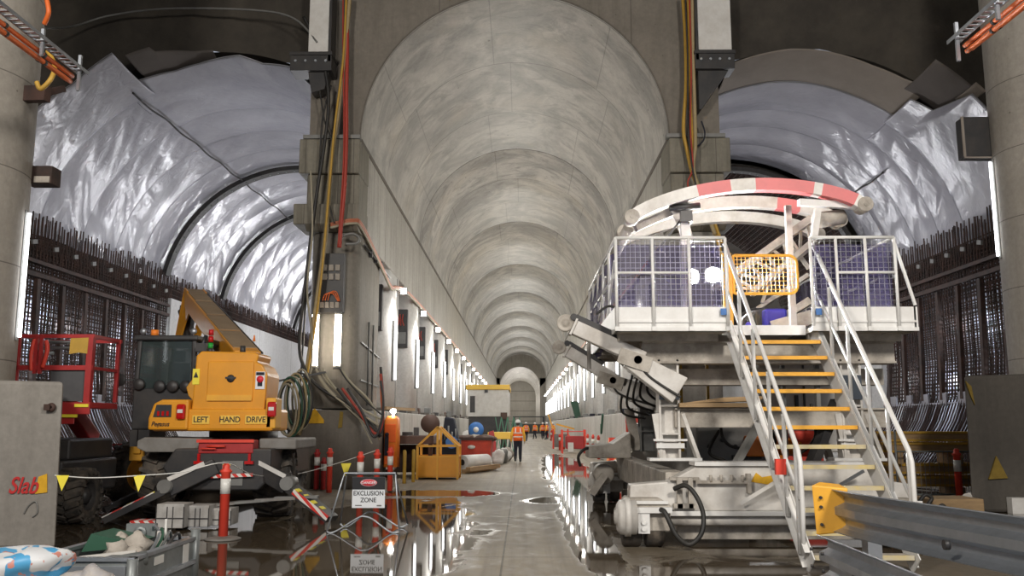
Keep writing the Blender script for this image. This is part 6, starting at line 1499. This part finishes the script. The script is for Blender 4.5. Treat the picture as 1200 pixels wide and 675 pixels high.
for i, px_ in enumerate((474, 484.5)):
    x = P(px_, 545, 24.9+.6*i)[0]; b = MB(); b.lathe([(0, 0), (.05, 0), (.05, .86), (.03, .9), (0, .9)], (x, 24.9+.6*i, 0), 'z', 14)
    tag(b.build('guard_post', M_hoseYb), ('left', 'right')[i]+' of two plain yellow posts before the rusty bench', 'post', 'yellow guard posts')
t = thing('steel_bench', 'rusty brown steel bench at the left parapet', 'bench', (-3.7, 28, 0))
b = MB(); b.box(-4.15, -2.7, 27.6, 29.4, 1.0, 1.25); b.build('top', M_rust2, t, bevel=.02)
for x, y in ((-4.1, 27.7), (-2.8, 27.7), (-4.1, 29.3), (-2.8, 29.3)):
    b = MB(); b.box(x-.06, x+.06, y-.06, y+.06, 0, 1.0); b.build('leg', M_rust2, t)
b = MB(); b.box(-4.1, -2.75, 28.8, 29.3, .1, .95); b.build('shelf_box', M_rust, t)
b = MB(); b.box(-3.7, -3.4, 27.9, 28.2, 1.25, 1.36); b.box(-3.35, -3.2, 27.9, 28.1, 1.25, 1.5); tag(b.build('tool_box', M_dark), 'dark tool box on the rusty bench', 'tool box')
# yellow stillage
t = thing('lifting_stillage', 'yellow steel stillage with a pitched lifting frame', 'stillage', (-2.5, 26.7, 0)); x0, x1, yy = -3.08, -1.9, 26.7
b = MB()
for x in (x0, x1):
    for y in (yy, yy+1.0): b.bar((x, y, 0), (x, y, .98), .07, .07, (0, 1, 0))
xm = (x0+x1)/2
for y in (yy, yy+1.0):
    b.bar((x0, y, .96), (xm, y, 1.52), .06, .07, (0, 1, 0)); b.bar((x1, y, .96), (xm, y, 1.52), .06, .07, (0, 1, 0)); b.bar((xm, y, .64), (xm, y, 1.5), .07, .07, (0, 1, 0)); b.bar((x0, y, .96), (x1, y, .96), .05, .05); b.bar((x0, y, .66), (x1, y, .66), .05, .05)
for x in (x0, x1): b.bar((x, yy, .66), (x, yy+1, .66), .05, .05); b.bar((x, yy, .96), (x, yy+1, .96), .05, .05)
b.bar((xm, yy, 1.5), (xm, yy+1, 1.5), .06, .06); b.bar((xm, yy-.03, 0), (xm, yy-.03, .66), .05, .03, (0, 1, 0)); b.build('frame', M_yel2, t)
b = MB(); b.box(x0, x1, yy, yy+.02, .08, .64); b.box(x0, x1, yy+.98, yy+1.0, .08, .64); b.box(x0, x0+.02, yy, yy+1, .08, .64); b.box(x1-.02, x1, yy, yy+1, .08, .64); b.box(x0, x1, yy, yy+1, .06, .09); b.build('side_panel', M_yellow, t)
# reel, dark machine with blue tank behind it
t = thing('cable_reel', 'brown cable reel behind the yellow stillage', 'reel', (-3.1, 30, 0))
b = MB(); b.lathe([(0, -.2), (.30, -.2), (.30, -.16), (.12, -.16), (.12, .16), (.30, .16), (.30, .2), (0, .2)], (-3.05, 30, 1.62), 'y', 28); b.build('reel_drum', M_rust2, t)
b = MB(); b.bar((-3.05, 30, 0), (-3.05, 30, 1.6), .1, .1, (0, 1, 0)); b.box(-3.3, -2.8, 29.8, 30.2, 0, .06); b.build('stand', M_dark, t)
t = thing('grout_machine', 'dark machine with blue tank behind the yellow stillage', 'machine', (-2.5, 30.5, 0))
b = MB(); b.box(-2.8, -2.1, 30.2, 31.2, .3, 1.1); b.prism([(-2.7, 1.1), (-2.15, 1.1), (-2.3, 1.8), (-2.6, 1.85)], 30.3, 31.0); b.build('body', M_navy, t, bevel=.05)
b = MB(); b.cyl((-2.35, 30.1, 1.0), (-2.35, 30.5, 1.0), .2, 16); b.build('blue_tank', M_blue, t)
b = MB()
for q in range(5): b.cyl((-2.7+.12*q, 30.2, 1.1), (-2.7+.12*q, 30.2, 1.35+.1*(q % 3)), .03, 6)
b.build('fitting', M_graysteel, t)
b = MB(); b.box(-2.8, -2.1, 30.2, 31.2, 0, .3); b.build('skid', M_dark, t)
# red skip
t = thing('red_skip', 'red steel skip with sloping front beside the worker', 'skip', (-1.8, 34, 0)); x0, x1 = -2.5, -1.1
b = MB(); b.hull_rect([[(x0+.0, 33.2, .15), (x1-.12, 33.2, .15), (x1-.12, 35.4, .15), (x0, 35.4, .15)], [(x0-.06, 33.0, 1.1), (x1, 33.0, 1.1), (x1, 35.6, 1.1), (x0-.06, 35.6, 1.1)]]); b.sm = [False]*len(b.sm); b.build('skip_body', M_redb if False else mat('skip_red_paint', (.62, .07, .04), .5, dirt=(.3, .06, .04), amount=.6), t, bevel=.02)
b = MB(); b.box(x0-.1, x1+.04, 32.95, 33.02, 1.02, 1.12); b.box(x1-.04, x1+.04, 33.0, 35.6, 1.02, 1.12); b.box(x0-.1, x1+.04, 35.55, 35.62, 1.02, 1.12); b.build('rim', M_rustl, t)
b = MB(); b.lathe([(0, 0), (.14, 0), (.14, -.01), (0, -.01)], (-1.85, 32.99, .78), 'y', 18); b.v = [(v[0], v[1], .78+(v[2]-.78)*.5) for v in b.v]; b.build('emblem_plate', M_white2, t)
b = MB(); b.box(x0+.1, x0+.3, 33.3, 35, 0, .15); b.box(x1-.4, x1-.2, 33.3, 35, 0, .15); b.build('skid', M_dark, t)
for i, (x, y) in enumerate(((-2.2, 33.8), (-1.7, 34.4), (-1.4, 33.6))):
    lump('spoil_heap', '%s heap of brown spoil in the red skip' % ('left', 'middle', 'right')[i], 'spoil', (x, y, 1.06), (.4, .4, .16), M_stone if i == 1 else M_rust2, i, 12, 8, .5, 'spoil in the red skip')
# white roll on timber
b = MB(); b.cyl((-2.0, 30.4, .34), (-1.25, 31.6, .34), .24, 22); t = tag(b.build('membrane_roll', M_white2), 'thick white roll lying in front of the red skip', 'roll')
b = MB(); b.cyl((-2.01, 30.38, .34), (-1.99, 30.40, .34), .10, 12); ORG[t.name] = Vector(t.location); b.build('core', M_dark, t)
for i, (a, c) in enumerate((((-1.9, 29.6, .08), (-1.0, 32.4, .08)), ((-1.75, 29.4, .16), (-.85, 32.0, .16)))):
    b = MB(); b.bar(a, c, .16, .13); tag(b.build('timber_beam', M_wood), ('lower', 'upper')[i]+' pale timber beam in front of the red skip', 'timber', 'timbers by the red skip')
for i in range(4):
    lump('plastic_bag', '%s clump of pale sheeting right of the red skip' % ORD[i], 'sheeting', (-.95+.1*i, 36.5+1.2*i, .27), (.26, .3, .32), (M_white2, M_graysteel, M_white2, M_stone)[i], i*2, 12, 9, .6, 'sheeting by the red skip')
# white box carrier
t = thing('white_site_container', 'white boxy tunnel vehicle with a yellow top band', 'vehicle', (-2.1, 56, 0)); x0, x1 = -3.38, -.82
b = MB(); b.box(x0, x1, 55, 61, 2.05, 3.68); b.build('box_body', M_white2, t, bevel=.04)
b = MB(); b.box(x0-.06, x1+.06, 54.9, 61.1, 3.68, 3.98); b.build('top_band', M_yelb if False else M_ylab, t, bevel=.02)
b = MB(); b.box(x0+.1, x1-.1, 55.2, 60.8, .9, 2.05); b.box(x0+.2, x0+.5, 54.95, 55, 2.3, 3.3); b.build('underframe', M_dark, t)
b = MB(); b.box(-2.3, -2.1, 54.85, 54.95, 3.5, 3.68); b.build('latch', M_dark, t)
for x in (x0+.3, x1-.5):
    for y in (56, 59.5):
        b = MB(); b.cyl((x, y, .5), (x+.3, y, .5), .5, 20); b.build('wheel', M_tyre, t)
b = MB(); b.box(x1-.5, x1-.1, 54.9, 55.0, 1.9, 2.3); b.build('lamp_box', M_rust2, t)
t = thing('blue_hose_reel', 'blue hose reel below the white vehicle', 'reel', (-2.5, 50, 0))
b = MB(); b.lathe([(.15, -.1), (.42, -.1), (.42, .1), (.15, .1)], (-2.55, 50, 1.3), 'y', 22); b.build('hoop', M_blue, t)
b = MB(); b.lathe([(0, -.12), (.15, -.12), (.15, .12), (0, .12)], (-2.55, 50, 1.3), 'y', 16); b.build('hub', M_white2, t)
b = MB(); b.bar((-2.75, 50.1, 0), (-2.55, 50.1, 1.3), .08, .08, (0, 1, 0)); b.bar((-2.35, 50.1, 0), (-2.55, 50.1, 1.3), .08, .08, (0, 1, 0)); b.build('stand', M_dark, t)
t = thing('yellow_trestle', 'yellow trestle table behind the worker', 'trestle', (-1.1, 46, 0))
b = MB(); b.box(-1.75, -.5, 45.8, 47, .85, 1.2); b.build('top', M_ylab, t, bevel=.03)
for x in (-1.6, -.7):
    b = MB(); b.bar((x, 45.9, 0), (x+.1, 45.9, .85), .1, .1, (0, 1, 0)); b.bar((x, 46.9, 0), (x+.1, 46.9, .85), .1, .1, (0, 1, 0)); b.build('leg', M_dark, t)
b = MB()
for k in range(4): b.bar((-1.55+.35*k, 52, 0), (-1.2+.35*k, 52, 2.0), .06, .06, (0, 1, 0)); b.bar((-1.2+.35*k, 52, 0), (-1.55+.35*k, 52, 2.0), .05, .05, (0, 1, 0))
tag(b.build('green_scaffold', mat('green_paint', (.10, .28, .18), .6)), 'green crossed scaffold frame beside the white vehicle', 'scaffold')
for i in range(6):
    x = -3.6+.42*i; y = 41+1.4*(i % 3); h = .8+.25*(i % 3)
    b = MB(); b.box(x-.22, x+.22, y, y+.6, 0, h*.6); b.prism([(x-.2, h*.6), (x+.2, h*.6), (x+.1, h), (x-.12, h*.95)], y+.05, y+.5)
    tag(b.build('material_crate', (M_rust2, M_graysteel, M_white2, M_dark, M_stone, M_red)[i], None, .03), '%s piece of stacked gear between the red skip and the white vehicle, from the left' % ORD[i], 'gear', 'stacked gear before the white vehicle')
# something on top of the left parapet
b = MB(); b.bar((-4.3, 28.2, 2.1), (-3.8, 31.5, 2.1), .12, .10); tag(b.build('timber_batten', M_wood), 'timber batten lying on the left parapet edge', 'timber')
for i in range(8):
    b = MB(); y = 33+4.2*i; b.box(-4.5, -4.25, y, y+.5, 2.0, 2.18+.08*(i % 3)); tag(b.build('parapet_fitting', (M_dark, M_rust2, M_graysteel)[i % 3], None, .02), '%s small fitting on top of the left parapet' % ORD[i], 'fitting', 'fittings on the left parapet')
for i in range(10):
    b = MB(); y = 24+ 5.1*i+4; b.box(3.62, 3.9, y, y+.5, 2.0, 2.10+.06*(i % 3)); tag(b.build('parapet_fitting', (M_dark, M_navy, M_graysteel)[i % 3], None, .02), '%s small fitting on top of the right parapet' % ORD[i], 'fitting', 'fittings on the right parapet')
# far clutter in front of the end wall
t = thing('far_gantry', 'dark low machine before the far end wall', 'machine', (.8, 125, 0))
b = MB(); b.box(-1.5, 3.2, 125, 127, .3, 1.6); b.box(-1.3, -1.0, 125, 127, 0, 2.6); b.box(2.8, 3.1, 125, 127, 0, 2.6); b.bar((-1.3, 125, 2.6), (3.1, 125, 2.6), .15, .15); b.build('frame', M_dark, t)
b = MB(); b.box(-1.2, 0, 124.8, 125, 1.0, 1.8); b.build('panel', mat('teal_panel', (.15, .28, .26), .6), t)

# ================================================================== people
def capsule(b, p, q, r0, r1):
    p, q = Vector(p), Vector(q); b.tube([p, q], r0, 12, r1); b.ball(p, r0, n=12, m=8); b.ball(q, r1, n=12, m=8)
def remesh(o, v=.012):
    m = o.modifiers.new('r', 'REMESH'); m.mode = 'VOXEL'; m.voxel_size = v; m.use_smooth_shade = True
    s = o.modifiers.new('s', 'SMOOTH'); s.factor = .5; s.iterations = 3; return o
def worker(x, y, label, stride=.18):
    """hi-vis worker walking away from the camera (facing +y), 1.76 m with helmet"""
    t = thing('person', label, 'person', (x, y, 0))
    def q(a, c, d): return (x+a, y+c, d)
    hip, sho = .93, 1.42
    LK, LA = q(-.10, .10, .50), q(-.11, -.10+stride*.2, .12)      # left knee, ankle (trailing heel up)
    RK, RA = q(.10, .06, .50), q(.10, .16, .09)
    LE, LW = q(-.27, -.05, 1.13), q(-.29, .06, .88); RE, RW = q(.27, -.06, 1.13), q(.28, .05, .88)
    b = MB()
    capsule(b, q(0, 0, hip), q(0, .01, 1.18), .10, .10); capsule(b, q(-.08, 0, 1.33), q(.08, 0, 1.33), .09, .09); capsule(b, q(-.15, 0, 1.41), q(.15, 0, 1.41), .06, .06)
    capsule(b, q(0, 0, 1.42), q(0, .02, 1.54), .055, .052)
    b.ball(q(0, .03, 1.63), .075, .095, .115, 16, 12); b.ball(q(0, .115, 1.60), .016, .02, .022); b.ball(q(-.077, .02, 1.62), .012, .022, .03); b.ball(q(.077, .02, 1.62), .012, .022, .03)
    b.ball(q(0, .10, 1.565), .03, .02, .01)
    for S, E_, W_ in ((q(-.19, 0, 1.40), LE, LW), (q(.19, 0, 1.40), RE, RW)):
        capsule(b, S, E_, .052, .042); capsule(b, E_, W_, .042, .030)
        d = (Vector(W_)-Vector(E_)).normalized(); pc = Vector(W_)+d*.05
        b.ball(tuple(pc), .022, .042, .05)
        for f in range(4):
            st = pc+d*.035+Vector((0, -.028+.019*f, 0)); m1 = st+d*(.03+.006*(f in (1, 2)))+Vector((.004, .006, 0)); en = m1+d*.022+Vector((0, .012, 0)); capsule(b, st, m1, .0105, .010); capsule(b, m1, en, .010, .009)
        th = pc+Vector((0, .035, -.0)); capsule(b, th, th+Vector((0, .022, -.035)), .012, .010)
    for H, K_, A_ in ((q(-.09, 0, .90), LK, LA), (q(.09, 0, .90), RK, RA)):
        capsule(b, H, K_, .075, .05); capsule(b, K_, A_, .05, .038); capsule(b, (A_[0], A_[1]-.02, A_[2]-.04), (A_[0], A_[1]+.13, A_[2]-.05), .04, .035)
    remesh(b.build('body', M_skin, t), .009)
    b = MB()
    capsule(b, q(-.04, 0, .98), q(.04, 0, .98), .145, .145)
    for H, K_, A_ in ((q(-.09, 0, .90), LK, LA), (q(.09, 0, .90), RK, RA)): capsule(b, H, K_, .105, .075); b.tube([K_, (A_[0], A_[1], A_[2]+.03)], .075, 12, .062); b.ball(K_, .076)
    remesh(b.build('trousers', M_navy, t), .014)
    b = MB(); b.ball(q(0, .0, 1.63), .083, .088, .10, 16, 12); b.build('hair', M_dark, t)
    for A_ in (LA, RA):
        b = MB(); capsule(b, (A_[0], A_[1]-.03, A_[2]-.03), (A_[0], A_[1]+.14, A_[2]-.045), .052, .045); capsule(b, A_, (A_[0], A_[1], A_[2]+.08), .055, .058); remesh(b.build('boot', M_dark, t), .012)
    b = MB(); capsule(b, q(0, 0, 1.02), q(0, .0, 1.2), .155, .15); capsule(b, q(-.09, 0, 1.34), q(.09, 0, 1.34), .14, .14); capsule(b, q(-.16, 0, 1.41), q(.16, 0, 1.41), .075, .075)
    for S, E_, W_ in ((q(-.19, 0, 1.40), LE, LW), (q(.19, 0, 1.40), RE, RW)): capsule(b, S, E_, .072, .058); b.tube([E_, W_], .058, 12, .045)
    remesh(b.build('shirt', M_yv, t), .013)
    b = MB(); b.hull_rect([[q(w_*math.cos(a*math.pi/10), d_*math.sin(a*math.pi/10), z) for a in range(20)] for w_, d_, z in ((.205, .185, .90), (.20, .18, 1.05), (.20, .178, 1.2), (.235, .18, 1.33), (.225, .155, 1.42), (.15, .11, 1.49))]); v_ = b.build('vest', M_orv, t); ORG[v_.name] = ORG[t.name]
    b = MB()
    for z in (1.04, 1.20): b.hull_rect([[q(.212*math.cos(a*math.pi/10), .192*math.sin(a*math.pi/10), zz) for a in range(20)] for zz in (z, z+.05)])
    for sx_ in (-.11, .11): b.bar(q(sx_, -.185, 1.22), q(sx_*.9, -.165, 1.44), .045, .012, (0, 1, 0))
    b.build('reflective_band', M_refl, v_)
    b = MB(); b.lathe([(.125, 1.665), (.128, 1.675), (.112, 1.68), (.108, 1.73), (.085, 1.775), (.045, 1.795), (0, 1.80)], q(0, .02, 0), 'z', 24); b.bar(q(0, .08, 1.672), q(0, .19, 1.665), .14, .012); b.bar(q(0, -.09, 1.76), q(0, .12, 1.78), .03, .02); b.build('helmet', M_hat, t)
    return t
w0 = worker(-.19, 38.8, 'worker in an orange vest, yellow sleeves and white helmet walking away, nearest person')
G_ = 'distant workers'
for i, (px_, Y, lb) in enumerate(((616.5, 86, 'distant worker just right of the nearest worker'), (627, 100, 'distant worker left of the group by the right parapet'), (636, 98, 'distant worker, left in the group by the right parapet'),
                                  (641, 96, 'distant worker, middle of the group by the right parapet'), (648, 92, 'distant worker, rightmost in the group by the right parapet'))):
    d_ = dup(w0, (P(px_, 500, Y)[0], Y, 0), lb, rz=(.3, 2.6, 3.3, 1.2, 2.2)[i], group=G_)
